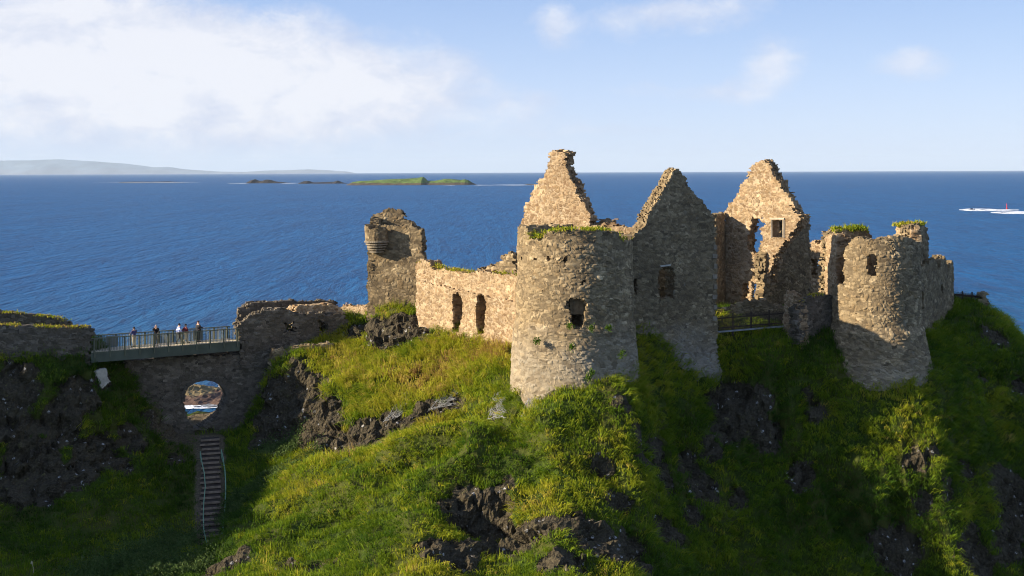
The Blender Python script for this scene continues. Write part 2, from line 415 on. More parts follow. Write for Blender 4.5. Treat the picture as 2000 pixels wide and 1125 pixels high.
# displacement
qc = POS / np.array([1.35, 1.35, 1.0]) + 3 + .25 * np.stack([wob2, wob, wob2], 1)
f1, f2, cid, csp = cell(qc, 5)
def tilt(q, sp, idv, k):
    a = idv * 97.3; b_ = idv * 41.7
    dv = np.stack([np.cos(a) * np.sin(b_), np.sin(a) * np.sin(b_), np.cos(b_)], 1)
    return ((q - sp) * dv).sum(1) * k
g1, g2, gid, gsp = cell(POS / .5 + 40, 9)
rd = (cid - .45) * .75 + tilt(qc, csp, cid, .62) - .25 * (1 - sstep(.0, .12, f2 - f1)) + (gid - .5) * .22 + tilt(POS / .5 + 40, gsp, gid, .16) + fbm(POS * 1.2, 3, 31) * .25
tus = fbm(POS * np.array([.75, .75, .45]), 3, 51)
tus2 = 1 - np.abs(fbm(POS * np.array([1.5, 1.5, .8]), 3, 57)) * 2
gd = tus * .62 + tus2 * .30 + fbm(POS * 4, 2, 77) * .06
lump = fbm(POS * .28, 3, 91) * .35
keep = 1 - w.ravel()
steepf = .45 + .55 * sstep(.05, .35, slope)
nearhill = sstep(-19.5, -17.5, POS[:, 0]) * sstep(91, 87, POS[:, 1]) * sstep(9, 5, POS[:, 0]) * sstep(66, 72, POS[:, 1])
fold = 1 - 2 * np.abs(fbm(POS * np.array([.17, .22, .2]) + 4, 2, 95))
gully = sstep(10, 13, POS[:, 0]) * sstep(.25, .45, slope) * (1 - 2 * np.abs(fbm(POS * np.array([.42, .25, .08]) + 9, 3, 97)) - .4)
D = (rock * rd + (1 - rock) * gd * steepf + lump * .6 + nearhill * (fold - .3) * 1.3 + gully * .8) * keep
D = np.where(core, D, D * .8)
arch_d = np.hypot((POS[:, 0] + 26.0) / 2.6, (POS[:, 1] - 108) / 9)
D = D * sstep(.8, 1.3, arch_d)
for cx_, cy_, rr_ in ((4.7, 92.5, 5.1), (29.6, 100.0, 4.7)):
    D = D * (1 - .12 * sstep(.5, .8, slope)) * (.3 + .7 * sstep(rr_ - .3, rr_ + 1.2, np.hypot(POS[:, 0] - cx_, POS[:, 1] - cy_)))
dirn = NR * np.array([1, 1, .8])
TPOS = POS + dirn * D[:, None]
TPOS[:, 2] = np.maximum(TPOS[:, 2], -1.0)
ii = np.arange(nx * ny).reshape(nx, ny)
quads = np.stack([ii[:-1, :-1], ii[1:, :-1], ii[1:, 1:], ii[:-1, 1:]], -1).reshape(-1, 4)

# ground material
t = NT('turf_and_basalt'); p = t.pos()
rkn = t.attr('rock')
n1 = t.noise(p, 1.1, 6, .65); n2 = t.noise(p, 6, 5, .7); n3 = t.noise(p, .25, 4)
rc = t.ramp(n2, [(.25, (.018, .015, .010)), (.5, (.056, .046, .030)), (.68, (.105, .086, .055)), (.85, (.20, .17, .12))])
rc = t.mix(t.ramp(n1, [(.45, 0.0), (.65, .7)]), rc, (.072, .060, .036))
v = t.n('ShaderNodeTexVoronoi', {'Vector': p, 'Scale': 1.6, 'Randomness': 1.0})
spot = t.math('MULTIPLY', t.ramp(v.outputs['Distance'], [(.0, 1.0), (.17, 1.0), (.22, 0.0)]), t.ramp(t.noise(p, .5, 3), [(.47, 0.0), (.54, 1.0)]))
spot = t.math('MULTIPLY', spot, t.ramp(t.noise(p, 11, 3, .7), [(.45, 0.0), (.55, 1.0)]))
rc = t.mix(spot, rc, (.50, .49, .47))
ocr = t.ramp(t.noise(p, 2.4, 5, .65), [(.60, 0.0), (.68, 1.0)])
rc = t.mix(t.math('MULTIPLY', ocr, .45), rc, (.16, .15, .05))
gc = t.ramp(n2, [(.3, (.018, .032, .005)), (.6, (.05, .078, .010)), (.8, (.12, .13, .02))])
gc = t.mix(t.ramp(n3, [(.4, 0.0), (.65, .7)]), gc, (.085, .078, .02))
rr = t.math('ADD', rkn, t.math('MULTIPLY', t.math('SUBTRACT', n2, .5), .7))
fm = t.ramp(rr, [(.38, 0.0), (.56, 1.0)])
col = t.mix(fm, gc, rc)
path = t.attr('path')
col = t.mix(path, col, t.ramp(n2, [(.3, (.05, .04, .028)), (.7, (.20, .155, .09))]))
vb = t.n('ShaderNodeTexVoronoi', {'Vector': p, 'Scale': 3.2, 'Randomness': 1.0})
vb2 = t.n('ShaderNodeTexVoronoi', {'Vector': p, 'Scale': 7.5, 'Randomness': 1.0})
hr = t.math('MULTIPLY', t.math('ADD', vb.outputs['Distance'], t.math('MULTIPLY', vb2.outputs['Distance'], .5)), t.math('MULTIPLY', fm, -1.6))
hgtn = t.math('ADD', hr, t.math('ADD', t.math('MULTIPLY', n2, .7), t.math('MULTIPLY', t.noise(p, 18, 4, .7), .4)))
M['ground'] = t.surf(t.bsdf(col, .95, t.bump(hgtn, .9, .12), .12))
me = np_mesh('headland', TPOS, quads, smooth=False)
attr(me, 'rock', rock); attr(me, 'path', np.maximum((w.ravel() > .5) * 1.0, 1 - sstep(.7, 1.2, np.hypot((POS[:, 0] + 28) / 4, (POS[:, 1] - 114) / 14) + .3 * wob)))
headland = tag(link('headland', me, M['ground']), 'steep grassy basalt headland carrying the ruined castle, with a cliff and a stair valley', 'headland', kind='structure')

# ------------------------------------------------------------------ grass
def tri_normals(V, T):
    n = np.cross(V[T[:, 1]] - V[T[:, 0]], V[T[:, 2]] - V[T[:, 0]]); a = np.linalg.norm(n, axis=1)
    return n / np.maximum(a, 1e-9)[:, None], a / 2

def blades(base, nor, length, width, lean, colour, up=.55, rnd=.28):
    """bent grass blades: base points, ground normals, lengths, widths, lean vectors"""
    n = len(base)
    d0 = nor * up + np.array([0, 0, .55]) + lean * .45 + rng.normal(0, rnd, (n, 3)); d0 /= np.linalg.norm(d0, axis=1, keepdims=True)
    d1 = d0 * .45 + lean * .9 + rng.normal(0, rnd * .7, (n, 3)) - np.array([0, 0, .25]); d1 /= np.linalg.norm(d1, axis=1, keepdims=True)
    side = np.cross(d0, rng.normal(0, 1, (n, 3))); side /= np.linalg.norm(side, axis=1, keepdims=True) + 1e-9
    L, W = length[:, None], width[:, None]
    b0, b1 = base - side * W / 2, base + side * W / 2
    m = base + d0 * L * .5
    m0, m1 = m - side * W * .42, m + side * W * .42
    tip = m + d1 * L * .55
    V = np.stack([b0, b1, m1, m0, tip], 1).reshape(-1, 3)
    k = np.arange(n) * 5
    q = np.stack([k, k + 1, k + 2, k + 3], 1); tr = np.stack([k + 3, k + 2, k + 4], 1)
    return V, q, tr, np.repeat(colour, 5)

def mat_blade(name, stops, trans=.35):
    t = NT(name)
    c = t.ramp(t.attr('tone'), stops)
    d = t.bsdf(c, .75, None, .15)
    tl = t.n('ShaderNodeBsdfTranslucent', {'Color': c})
    mx = t.n('ShaderNodeMixShader', {0: trans, 1: d.outputs[0], 2: tl.outputs[0]})
    return t.surf(mx)
M['blade'] = mat_blade('grass_blades', [(0, (.018, .046, .007)), (.22, (.06, .125, .008)), (.45, (.165, .235, .010)), (.68, (.36, .355, .020)), (.86, (.47, .37, .07)), (1, (.32, .19, .07))])
M['leaf'] = mat_blade('nettle_leaves', [(0, (.030, .055, .014)), (.5, (.065, .11, .024)), (1, (.13, .17, .05))], .2)

T = np.concatenate([quads[:, [0, 1, 2]], quads[:, [0, 2, 3]]])
tn, ta = tri_normals(TPOS, T)
ctr = TPOS[T].mean(1)
gm = 1 - rock[T].mean(1)
vis = (ctr[:, 0] > -48) & (ctr[:, 0] < 50) & (ctr[:, 1] > 67) & (ctr[:, 1] < 119) & (np.abs(ctr[:, 0] / ctr[:, 1]) < .45)
pth = np.maximum((w.ravel() > .5) * 1.0, 1 - sstep(.7, 1.2, np.hypot((POS[:, 0] + 28) / 4, (POS[:, 1] - 114) / 14) + .3 * wob))
gwt = ta * (1 - pth[T].mean(1)) * np.clip((gm - .25) * 1.6, 0, 1) * vis * (1 - w.ravel()[T].max(1))
NT_, PER = 44000, 12
NB = NT_ * PER
pick = rng.choice(len(T), NT_, p=gwt / gwt.sum())
r1, r2 = rng.random(NT_), rng.random(NT_); fl = r1 + r2 > 1; r1[fl], r2[fl] = 1 - r1[fl], 1 - r2[fl]
C0 = TPOS[T[pick, 0]] * (1 - r1 - r2)[:, None] + TPOS[T[pick, 1]] * r1[:, None] + TPOS[T[pick, 2]] * r2[:, None]
cnr = tn[pick]; cnr = cnr * .6 + np.array([0, -.1, .4]); cnr /= np.linalg.norm(cnr, axis=1, keepdims=True)
down = np.stack([cnr[:, 0], cnr[:, 1], np.zeros(NT_)], 1); down -= cnr * (down * cnr).sum(1)[:, None]
swirl = np.stack([fbm(C0 * .4, 2, 201), fbm(C0 * .4, 2, 202), np.zeros(NT_)], 1) * .8
patch = fbm(C0 * .2, 3, 211); p2 = fbm(C0 * .8, 3, 215)
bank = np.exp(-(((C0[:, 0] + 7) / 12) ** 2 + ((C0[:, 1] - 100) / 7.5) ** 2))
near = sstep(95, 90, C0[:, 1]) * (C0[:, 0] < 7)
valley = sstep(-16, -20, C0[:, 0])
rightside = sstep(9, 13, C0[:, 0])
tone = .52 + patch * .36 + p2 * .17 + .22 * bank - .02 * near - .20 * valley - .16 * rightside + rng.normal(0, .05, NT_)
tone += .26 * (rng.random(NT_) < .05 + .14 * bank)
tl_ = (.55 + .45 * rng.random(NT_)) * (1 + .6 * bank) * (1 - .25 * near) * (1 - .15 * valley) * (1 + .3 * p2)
ltu = down * 1.25 + swirl + rng.normal(0, .15, (NT_, 3))
e_ = np.repeat(np.arange(NT_), PER)
B = C0[e_] + rng.normal(0, .19, (NB, 3)) * np.array([1, 1, .4]) - np.array([0, 0, .04])
bn = cnr[e_]; tone = tone[e_] + rng.normal(0, .045, NB)
length = tl_[e_] * (.6 + .5 * rng.random(NB))
ltu = ltu[e_]
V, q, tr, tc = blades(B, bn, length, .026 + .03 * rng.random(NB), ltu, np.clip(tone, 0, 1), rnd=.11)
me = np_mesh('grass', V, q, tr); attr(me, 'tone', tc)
tag(link('grass', me, M['blade']), 'rough tussocky green and straw coloured grass clothing the headland', 'grass', kind='stuff')

# leafy nettles and herbs
LEAF = []
def leaves_at(c, r, n, hmax):
    o = rng.normal(0, 1, (n, 2)) * r * .55
    x, y = c[0] + o[:, 0], c[1] + o[:, 1]
    z = hgt(x, y) + .1 + rng.random(n) ** .8 * hmax * (.5 + .5 * np.clip(1 + fbm(np.stack([x, y, x * 0], 1) * 1.5, 2, 5), 0, 2))
    LEAF.append(np.stack([x, y, z], 1))
for px, py, r, n, hm in [(240,1115,2.2,5200,.9),(300,1095,2.0,4800,.9),(350,1075,1.7,4200,.9),(330,1125,2.0,4200,.9),(180,1130,1.8,2600,.8),(370,1118,1.2,2400,.7),
                         (450,1010,1.0,2400,.7),(470,985,1.1,2600,.7),(500,965,1.1,2600,.7),(530,940,1.1,2600,.7),(560,925,1.1,2400,.6),(600,905,1.1,2000,.6),(520,890,1.2,2200,.6),(560,885,1.2,2000,.6),
                         ]:
    leaves_at(hit(px, py), r, n, hm)
L = np.concatenate(LEAF); n = len(L)
V, q, tr, tc = blades(L, rng.normal(0, .6, (n, 3)) + np.array([-.3, -.3, .5]), .09 + .09 * rng.random(n), .05 + .045 * rng.random(n), rng.normal(0, .5, (n, 3)), np.clip(.5 + .3 * fbm(L * .8, 2, 9) + rng.normal(0, .2, n), 0, 1))
me = np_mesh('nettles', V, q, tr); attr(me, 'tone', tc)
tag(link('nettles', me, M['leaf']), 'leafy green nettles and low herbs beside the steps and on the near hill', 'nettles', kind='stuff')

# ------------------------------------------------------------------ masonry
class Plane:
    def __init__(s, pxl, Yl, pxr, Yr, py=500):
        al, _ = AB(pxl, py); ar, _ = AB(pxr, py)
        s.o = np.array([al * Yl, Yl]); e = np.array([ar * Yr, Yr]); s.d = e - s.o; s.len = np.linalg.norm(s.d); s.d /= s.len
        s.n = np.array([-s.d[1], s.d[0]])            # into the wall, away from the viewer
        if s.n[1] < 0: s.n = -s.n
    def uz(s, px, py):
        a, b = AB(px, py)
        u = (a * s.o[1] - s.o[0]) / (s.d[0] - a * s.d[1])
        return u, H - b * (s.o[1] + u * s.d[1])
    def map(s, u, z, t):
        return np.stack([s.o[0] + s.d[0] * u + s.n[0] * t, s.o[1] + s.d[1] * u + s.n[1] * t, z], -1)
    def at(s, px, py, t=0):
        u, z = s.uz(px, py); return s.map(np.float64(u), np.float64(z), t)

class Drum:
    def __init__(s, pxc, Yc, r0, prof=lambda z: 0 * z):
        a, _ = AB(pxc, 500); s.c = np.array([a * Yc, Yc]); s.r = r0; s.prof = prof
    def uz(s, px, py):
        a, b = AB(px, py)
        A = a * a + 1; Bq = -2 * (a * s.c[0] + s.c[1]); C = s.c @ s.c - s.r ** 2
        disc = max(Bq * Bq - 4 * A * C, 0)
        Y = (-Bq - math.sqrt(disc)) / (2 * A)
        th = math.atan2(a * Y - s.c[0], -(Y - s.c[1]))
        return th * s.r, H - b * Y
    def map(s, u, z, t):
        th = u / s.r; rr = s.r + s.prof(z) - t
        return np.stack([s.c[0] + rr * np.sin(th), s.c[1] - rr * np.cos(th), z + 0 * u], -1)

def masonry(name, mat, fr, poly, thick, holes=(), parent=None, step=.09, stone=(.44, .26), nt=4, bulge=.05, seed=1, zmin=None, uz=False, rag=1.0, hard=()):
    """a rubble wall: stones whose middles fall inside the outline are kept, so edges are ragged by stones;
    holes are cut the same way, hard holes are cut clean"""
    conv = (lambda pl: pl) if uz else (lambda pl: [fr.uz(*p) for p in pl])
    pl = conv(poly); hs = [conv(h) for h in holes]; hh = [conv(h) for h in hard]
    if zmin is not None:
        pl = [(u, max(z, zmin)) for u, z in pl]
    us, zs = [p[0] for p in pl], [p[1] for p in pl]
    u0, u1, z0, z1 = min(us) - .3, max(us) + .3, min(zs) - .1, max(zs) + .3
    nu, nz = int((u1 - u0) / step) + 1, int((z1 - z0) / step) + 1
    dt = thick / nt
    cu = u0 + (np.arange(nu) + .5) * step; cz = z0 + (np.arange(nz) + .5) * step; ct = (np.arange(nt) + .5) * dt
    CU, CZ, CT = np.meshgrid(cu, cz, ct, indexing='ij')
    S = np.array([stone[0] * .86, stone[1] * .9, .5])
    def lat(u, z, t):
        q = np.stack([u, z, t], -1).reshape(-1, 3)
        q = q + .2 * np.stack([vnoise(q * 1.1, seed + 3), vnoise(q * 1.1, seed + 4) * .7, 0 * q[:, 0]], 1)
        q = q / S
        row = np.floor(q[:, 1]); q[:, 0] = q[:, 0] + (_h(row.astype(np.int64), row.astype(np.int64) * 0, row.astype(np.int64) * 0, seed) * .9)
        return q, row
    q, row = lat(CU, CZ, CT)
    f1, f2, sid, sp = cell(q, seed, .8)
    off = _h(row.astype(np.int64), row.astype(np.int64) * 0, row.astype(np.int64) * 0, seed) * .9
    su = (sp[:, 0] - off) * S[0]; sz = sp[:, 1] * S[1]
    su = CU.ravel() + (su - CU.ravel()) * rag; sz = CZ.ravel() + (sz - CZ.ravel()) * rag
    occ = inpoly(su, sz, pl)
    for h in hs: occ &= ~inpoly(su, sz, h)
    for h in hh: occ &= ~inpoly(CU.ravel(), CZ.ravel(), h)
    occ = occ.reshape(nu, nz, nt); sid3 = sid.reshape(nu, nz, nt)
    oc = np.zeros((nu + 2, nz + 2, nt + 2), bool); oc[1:-1, 1:-1, 1:-1] = occ
    si = np.zeros(oc.shape); si[1:-1, 1:-1, 1:-1] = sid3
    def vid(i, j, k): return (i * (nz + 1) + j) * (nt + 1) + k
    Q, SV = [], []
    for ax in range(3):
        a = np.moveaxis(oc, ax, 0); df = a[:-1] != a[1:]
        idx = np.argwhere(df)
        if not len(idx): continue
        o = [0, 1, 2]; o.remove(ax)
        full = np.zeros((len(idx), 3), int); full[:, ax] = idx[:, 0]; full[:, o[0]] = idx[:, 1]; full[:, o[1]] = idx[:, 2]
        hi = full.copy(); hi[:, ax] += 1
        inlo = oc[full[:, 0], full[:, 1], full[:, 2]]
        SV.append(np.where(inlo, si[full[:, 0], full[:, 1], full[:, 2]], si[hi[:, 0], hi[:, 1], hi[:, 2]]))
        base = full.copy(); base[:, o[0]] -= 1; base[:, o[1]] -= 1       # vertex index = cell index - 1 (padding)
        e0 = np.zeros(3, int); e0[o[0]] = 1; e1 = np.zeros(3, int); e1[o[1]] = 1
        c = [base, base + e0, base + e0 + e1, base + e1]
        ids = np.stack([vid(x[:, 0], x[:, 1], x[:, 2]) for x in c], 1)
        flip = inlo if ax != 1 else ~inlo
        ids = np.where(flip[:, None], ids, ids[:, ::-1])
        Q.append(ids)
    Q = np.concatenate(Q); SV = np.concatenate(SV)
    uq, inv = np.unique(Q.ravel(), return_inverse=True); Q = inv.reshape(-1, 4)
    k = uq % (nt + 1); j = (uq // (nt + 1)) % (nz + 1); i = uq // ((nt + 1) * (nz + 1))
    u, z, tt_ = u0 + i * step, z0 + j * step, k * dt
    q, _ = lat(u, z, tt_ * 0 + .01)
    f1, f2, sv, _ = cell(q, seed, .8)
    g = sstep(0, .38, f2 - f1)
    pp = np.stack([u, z, tt_], 1)
    front = (k == 0); back = (k == nt)
    t_ = tt_ - front * (bulge * (g * (.35 + .9 * sv)) - .02) + back * (fbm(pp * 2, 2, seed) * .08)
    t_ = t_ + (~front & ~back) * fbm(pp * 3.3, 2, seed + 6) * dt * .55
    jt = .03
    u = u + vnoise(pp * 6.1, seed + 1) * jt; z = z + vnoise(pp * 6.1 + 9, seed + 2) * jt
    big = fbm(pp * .45, 2, seed + 9) * .09
    V = fr.map(u, z, t_ + big * front)
    me = np_mesh(name, V, Q)
    attr(me, 'stone', SV, 'FACE'); attr(me, 'joint', np.where(front | back, g, .6))
    # faces must look outwards on planes whose frame is mirrored: recompute by consistency
    return link(name, me, mat, parent)

def wall_blades(name, parent, pts3, n, spread, length=.4, tone=.55, thr=-.08):
    """tufts of grass rooted along a broken wall head"""
    pts3 = np.array(pts3, float)
    seg = np.linalg.norm(np.diff(pts3, axis=0), axis=1); k = rng.choice(len(seg), n, p=seg / seg.sum()); f = rng.random(n)
    B = pts3[k] * (1 - f)[:, None] + pts3[k + 1] * f[:, None]
    clump = fbm(B * 1.1, 2, 61)
    kp = clump > thr; B = B[kp]; n = len(B)
    B = B + rng.normal(0, 1, (n, 3)) * np.array(spread)
    V, q, tr, tc = blades(B, np.tile([0, -.2, 1.], (n, 1)), length * (.5 + rng.random(n)), .05 + .05 * rng.random(n), rng.normal(0, .5, (n, 3)) + np.array([0, -.3, -.1]), np.clip(tone + rng.normal(0, .16, n), 0, 1))
    me = np_mesh(name, V, q, tr); attr(me, 'tone', tc)
    return link(name, me, M['blade'], parent)

def thing_at(name, c, label, cat, group=None):
    return empty(name, c, label, cat, group)

# --- outer wall on the mainland side
fr = Plane(-140, 93.6, 178, 98)
E = thing_at('ruined_wall', fr.at(100, 690), 'dark rubble wall with grass along its top, ending at the footbridge', 'wall')
masonry('wall', M['dark'], fr, [(-140,630),(-60,634),(0,637),(60,639),(110,642),(150,639),(178,641),(179,730),(60,730),(-140,730)], 1.1, parent=E, seed=2)
wall_blades('grass_cap', E, [fr.at(x, y, .4) for x, y in [(-140,629),(0,636),(60,639),(120,641),(176,640)]], 1500, (.1, .25, .04), .22, .75)
fr = Plane(-140, 101.5, 137, 105)
E = thing_at('ruined_wall', fr.at(60, 640), 'rear grass topped rubble wall sloping down towards the sea behind the outer wall', 'wall')
masonry('wall', M['dark'], fr, [(-140,600),(0,611),(40,614),(80,619),(110,622),(128,627),(137,632),(134,660),(-140,660)], 1.2, parent=E, seed=3)
wall_blades('grass_cap', E, [fr.at(x, y, .4) for x, y in [(-140,599),(0,610),(60,615),(110,621),(130,628)]], 1400, (.1, .35, .03), .17, .66)

fr = Plane(188, 97.7, 216, 98.5)
E = thing_at('rendered_patch', fr.at(202, 757), 'pale grey rendered patch on the dark cliff below the bridge end', 'wall patch')
masonry('slab', M['palestone'], fr, [(190,726),(198,722),(208,721),(211,735),(216,745),(211,752),(200,758),(196,742),(189,734)], .6, parent=E, seed=42, step=.07, stone=(.3,.2), bulge=.02, rag=.4)
# --- wall with the arch
fr = Plane(244, 101.4, 528, 107.6)
E = thing_at('arched_wall', fr.at(400, 838), 'dark stone wall pierced by a round arch beneath the footbridge', 'wall')
arch = [(402,740),(418,743),(432,751),(441,762),(446,775),(441,788),(436,800),(428,812),(418,820),(404,830),(390,838),(378,836),(368,822),(362,800),(358,785),(358,770),(366,755),(380,745)]
masonry('wall', M['dark'], fr, [(244,704),(300,701),(345,697),(400,694),(468,690.5),(500,690),(520,694),(530,720),(530,860),(420,868),(418,836),(376,840),(370,868),(244,860)], 1.7, [], E, seed=4, rag=.6, stone=(.42, .25), hard=[arch])
ap = [(358,785),(357,770),(365,754),(380,744),(402,739),(419,742),(433,750),(442,761),(447,775),(442,788)]
for (x0, y0), (x1, y1) in zip(ap[:-1], ap[1:]):
    for f0, f1 in ((.03, .48), (.52, .97)):
        p0, p1 = fr.at(x0 + (x1 - x0) * f0, y0 + (y1 - y0) * f0, .25), fr.at(x0 + (x1 - x0) * f1, y0 + (y1 - y0) * f1, .25)
        MB().bar(p0, p1, .72, .30, np.cross(p1 - p0, [fr.n[0], fr.n[1], 0])).build('arch_stone', M['archstone'], E)

# --- gatehouse
fr = Plane(468, 106, 720, 112.5)
E = thing_at('gatehouse', fr.at(580, 690), 'roofless dark stone gatehouse ruin at the far end of the footbridge', 'ruin')
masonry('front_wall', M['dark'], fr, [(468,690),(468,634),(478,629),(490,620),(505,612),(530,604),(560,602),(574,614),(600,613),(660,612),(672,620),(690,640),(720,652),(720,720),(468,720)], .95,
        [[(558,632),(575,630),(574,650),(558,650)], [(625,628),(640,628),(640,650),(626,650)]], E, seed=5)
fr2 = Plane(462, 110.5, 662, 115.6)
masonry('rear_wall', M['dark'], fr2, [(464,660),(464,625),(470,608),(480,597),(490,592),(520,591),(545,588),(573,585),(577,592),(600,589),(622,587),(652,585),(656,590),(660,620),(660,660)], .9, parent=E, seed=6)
fr3 = Plane(574, 108.9, 668, 111.4)
fr3b = Plane(575, 109.7, 662, 111.9)
masonry('wall_head', M['warm'], fr3b, [(574,603),(580,597),(610,596),(640,594),(660,598),(672,606),(674,640),(574,640)], 1.3, parent=E, seed=7, stone=(.35,.22))
fr4 = Plane(664, 114.6, 724, 112.2)
masonry('side_wall', M['warm'], fr4, [(662,598),(680,597),(700,598),(722,598),(726,650),(662,650)], .8, parent=E, seed=8, stone=(.35,.22))

# --- terrace wall below the gatehouse
fr = Plane(528, 106.2, 646, 107.4)
E = thing_at('terrace_wall', fr.at(580, 700), 'low lit rubble retaining wall below the gatehouse, above the crag', 'wall')
masonry('wall', M['tower'], fr, [(528,740),(530,700),(534,682),(550,680),(556,690),(560,682),(575,676),(620,674),(646,670),(646,720),(560,740),(545,770),(528,770)], 1.0, parent=E, seed=9, stone=(.4,.25))

# --- square tower with its corner turret
fr = Plane(718, 111.9, 826, 110.9)
E = thing_at('square_tower', fr.at(770, 615), 'tall square stone tower with a corbelled corner turret and broken top', 'tower')
masonry('front_wall', M['tower'], fr, [(718,660),(718,470),(722,446),(745,441),(770,440),(790,441),(796,432),(805,434),(808,442),(822,448),(824,470),(827,480),(824,492),(828,500),(828,520),(820,560),(820,660)], 1.2, parent=E, seed=10, stone=(.5,.33), rag=.45)
frb = Plane(722, 115.6, 806, 115.4)
masonry('rear_wall', M['tower'], frb, [(727,480),(727,437),(730,419),(744,420),(746,412),(757,408),(766,413),(778,411),(789,413),(790,430),(800,432),(804,480)], 1.1, parent=E, seed=11, stone=(.55,.36))
frs = Plane(720.5, 112.9, 725, 115.5)
masonry('side_wall', M['tower'], frs, [(719,560),(719,446),(721,432),(725,422),(726,560)], .9, parent=E, seed=12)
dr = Drum(736, 111.5, 1.05, lambda z: -.45 * np.clip((38.75 - z) / .6, 0, 1))
ztop = 45 - (444 - 336.5) / 2400 * 111
masonry('corner_turret', M['tower'], dr, [(-3.3, 38.6), (3.3, 38.6), (3.3, ztop - .25), (1.2, ztop - .1), (.4, ztop + .25), (-.5, ztop - .2), (-1.1, ztop + .1), (-3.3, ztop)], .75, parent=E, seed=13, uz=True, nt=2, stone=(.4,.28))
cb = MB()
for k in range(5):
    zc = 45 - (473 + k * 5.0 - 336.5) / 2400 * 110.4; r = 1.0 - .12 * k
    ring = [(dr.c[0] + r * math.sin(a), dr.c[1] - r * math.cos(a)) for a in np.linspace(-2.0, 1.5, 22)]
    for (x0, y0), (x1, y1) in zip(ring[:-1], ring[1:]):
        cb.bar((x0, y0, zc), (x1, y1, zc), .26, .13)
cb.build('corbel', M['quoin'], E)

# --- curtain wall with two tall slits
fr = Plane(813, 109.2, 1016, 98.6)
E = thing_at('curtain_wall', fr.at(900, 660), 'sunlit curtain wall with two tall dark openings between the square and round towers', 'wall')
ccz = [(813,600),(813,513),(822,508),(838,511),(842,524),(850,529),(862,524),(880,529),(900,533),(925,533),(935,528),(960,533),(985,536),(1016,538),(1016,592),(1004,588),(960,576),(900,563),(850,552),(818,545)]
slits = [[(884,573),(893,570),(899,580),(904,592),(903,618),(897,648),(884,648)], [(931,578),(940,574),(948,579),(950,592),(948,632),(943,654),(931,652)]]
masonry('wall', M['warm'], fr, [(813,700),(813,513),(822,508),(838,511),(842,524),(850,529),(862,524),(880,529),(900,533),(925,533),(935,528),(960,533),(985,536),(1050,540),(1050,760),(960,740),(870,720)], 1.3, slits, E, seed=14, stone=(.42,.27), rag=.5, nt=5)
# projecting lower face under the string course
fro = Plane(813, 108.95, 1016, 98.35)
masonry('plinth', M['warm'], fro, [(817,700),(817,548),(850,556),(900,567),(960,579),(1002,589),(1014,592),(1050,600),(1050,760),(960,740),(870,720)], .22, slits, E, seed=15, stone=(.42,.27), rag=.5, nt=1)
wall_blades('grass_cap', E, [fr.at(x, y, .5) for x, y in [(815,511),(840,515),(860,527),(920,533),(1010,537)]], 1500, (.3, .3, .05), .28, .7)
fr5 = Plane(925, 104.8, 1010, 101.2)
E = thing_at('wall_fragment', fr5.at(970, 540), 'jagged dark stub of masonry rising behind the sunlit curtain wall', 'ruin')
masonry('wall', M['tower'], fr5, [(925,560),(926,533),(932,524),(945,526),(958,519),(966,521),(972,512),(979,508),(978,499),(990,494),(1000,496),(1002,510),(1008,518),(1008,560)], 1.2, parent=E, seed=16, stone=(.4,.2))

# --- front round tower
A1 = Drum(1122, 92.5, 4.38, lambda z: .20 * np.clip((34.0 - z) / .5, 0, 1) + .30 * sstep(33.6, 28.4, z) - .10 * np.clip((z - 36) / 5, 0, 1))
E = thing_at('round_tower', (A1.c[0], A1.c[1], 29), 'big round stone tower at the crag edge with a barred window and grassy top', 'tower')
zt = lambda y, Y=92.7: 45 - (y - 336.0) / 2400 * Y
def drum_outline(dr, top, zb):
    pl = [dr.uz(x, y) for x, y in top]
    hp = math.pi * dr.r
    return [(-hp, zb), (hp, zb), (hp, pl[-1][1]), *reversed(pl), (-hp, pl[0][1])]
top = [(1009,444),(1018,441),(1026,446),(1030,462),(1040,468),(1058,466),(1066,452),(1072,452),(1100,450),(1150,450),(1180,451),(1200,452),(1212,452),(1216,466),(1224,474),(1232,468),(1237,460)]
win = [(1107,590),(1112,584),(1128,583),(1143,588),(1147,596),(1143,620),(1140,632),(1134,641),(1120,641),(1114,630),(1110,612)]
masonry('wall', M['grey'], A1, drum_outline(A1, top, 26.5), 1.5, [[A1.uz(*p) for p in win], *[[(c - .16, z_ - .13), (c + .16, z_ - .13), (c + .16, z_ + .13), (c - .16, z_ + .13)] for c, z_ in [A1.uz(*p) for p in [(1017,505),(1044,505),(1070,505),(1103,508),(1137,553)]]]], E, seed=17, uz=True, stone=(.46,.28), bulge=.07, rag=.55)
b = MB()
g0, g1 = A1.uz(1111, 588), A1.uz(1145, 588)
zg0, zg1 = A1.uz(1128, 616)[1], A1.uz(1128, 583)[1]
for k in range(12):
    u = g0[0] + (g1[0] - g0[0]) * (k + .5) / 12
    b.bar(A1.map(u, zg0, .7), A1.map(u, zg1, .7), .06, .05, (0, 1, 0))
for zz_ in (zg0 + .05, zg0 + .25, zg1 - .3):
    b.bar(A1.map(g0[0], zz_, .76), A1.map(g1[0], zz_, .76), .05, .1)
b.build('window_grille', M['oak'], E)
wall_blades('grass_cap', E, [A1.map(*A1.uz(x, y), .5) for x, y in [(1012,443),(1040,467),(1066,454),(1100,449),(1150,449),(1200,451),(1215,462),(1228,472)]], 1700, (.3, .45, .05), .26, .6, .02)
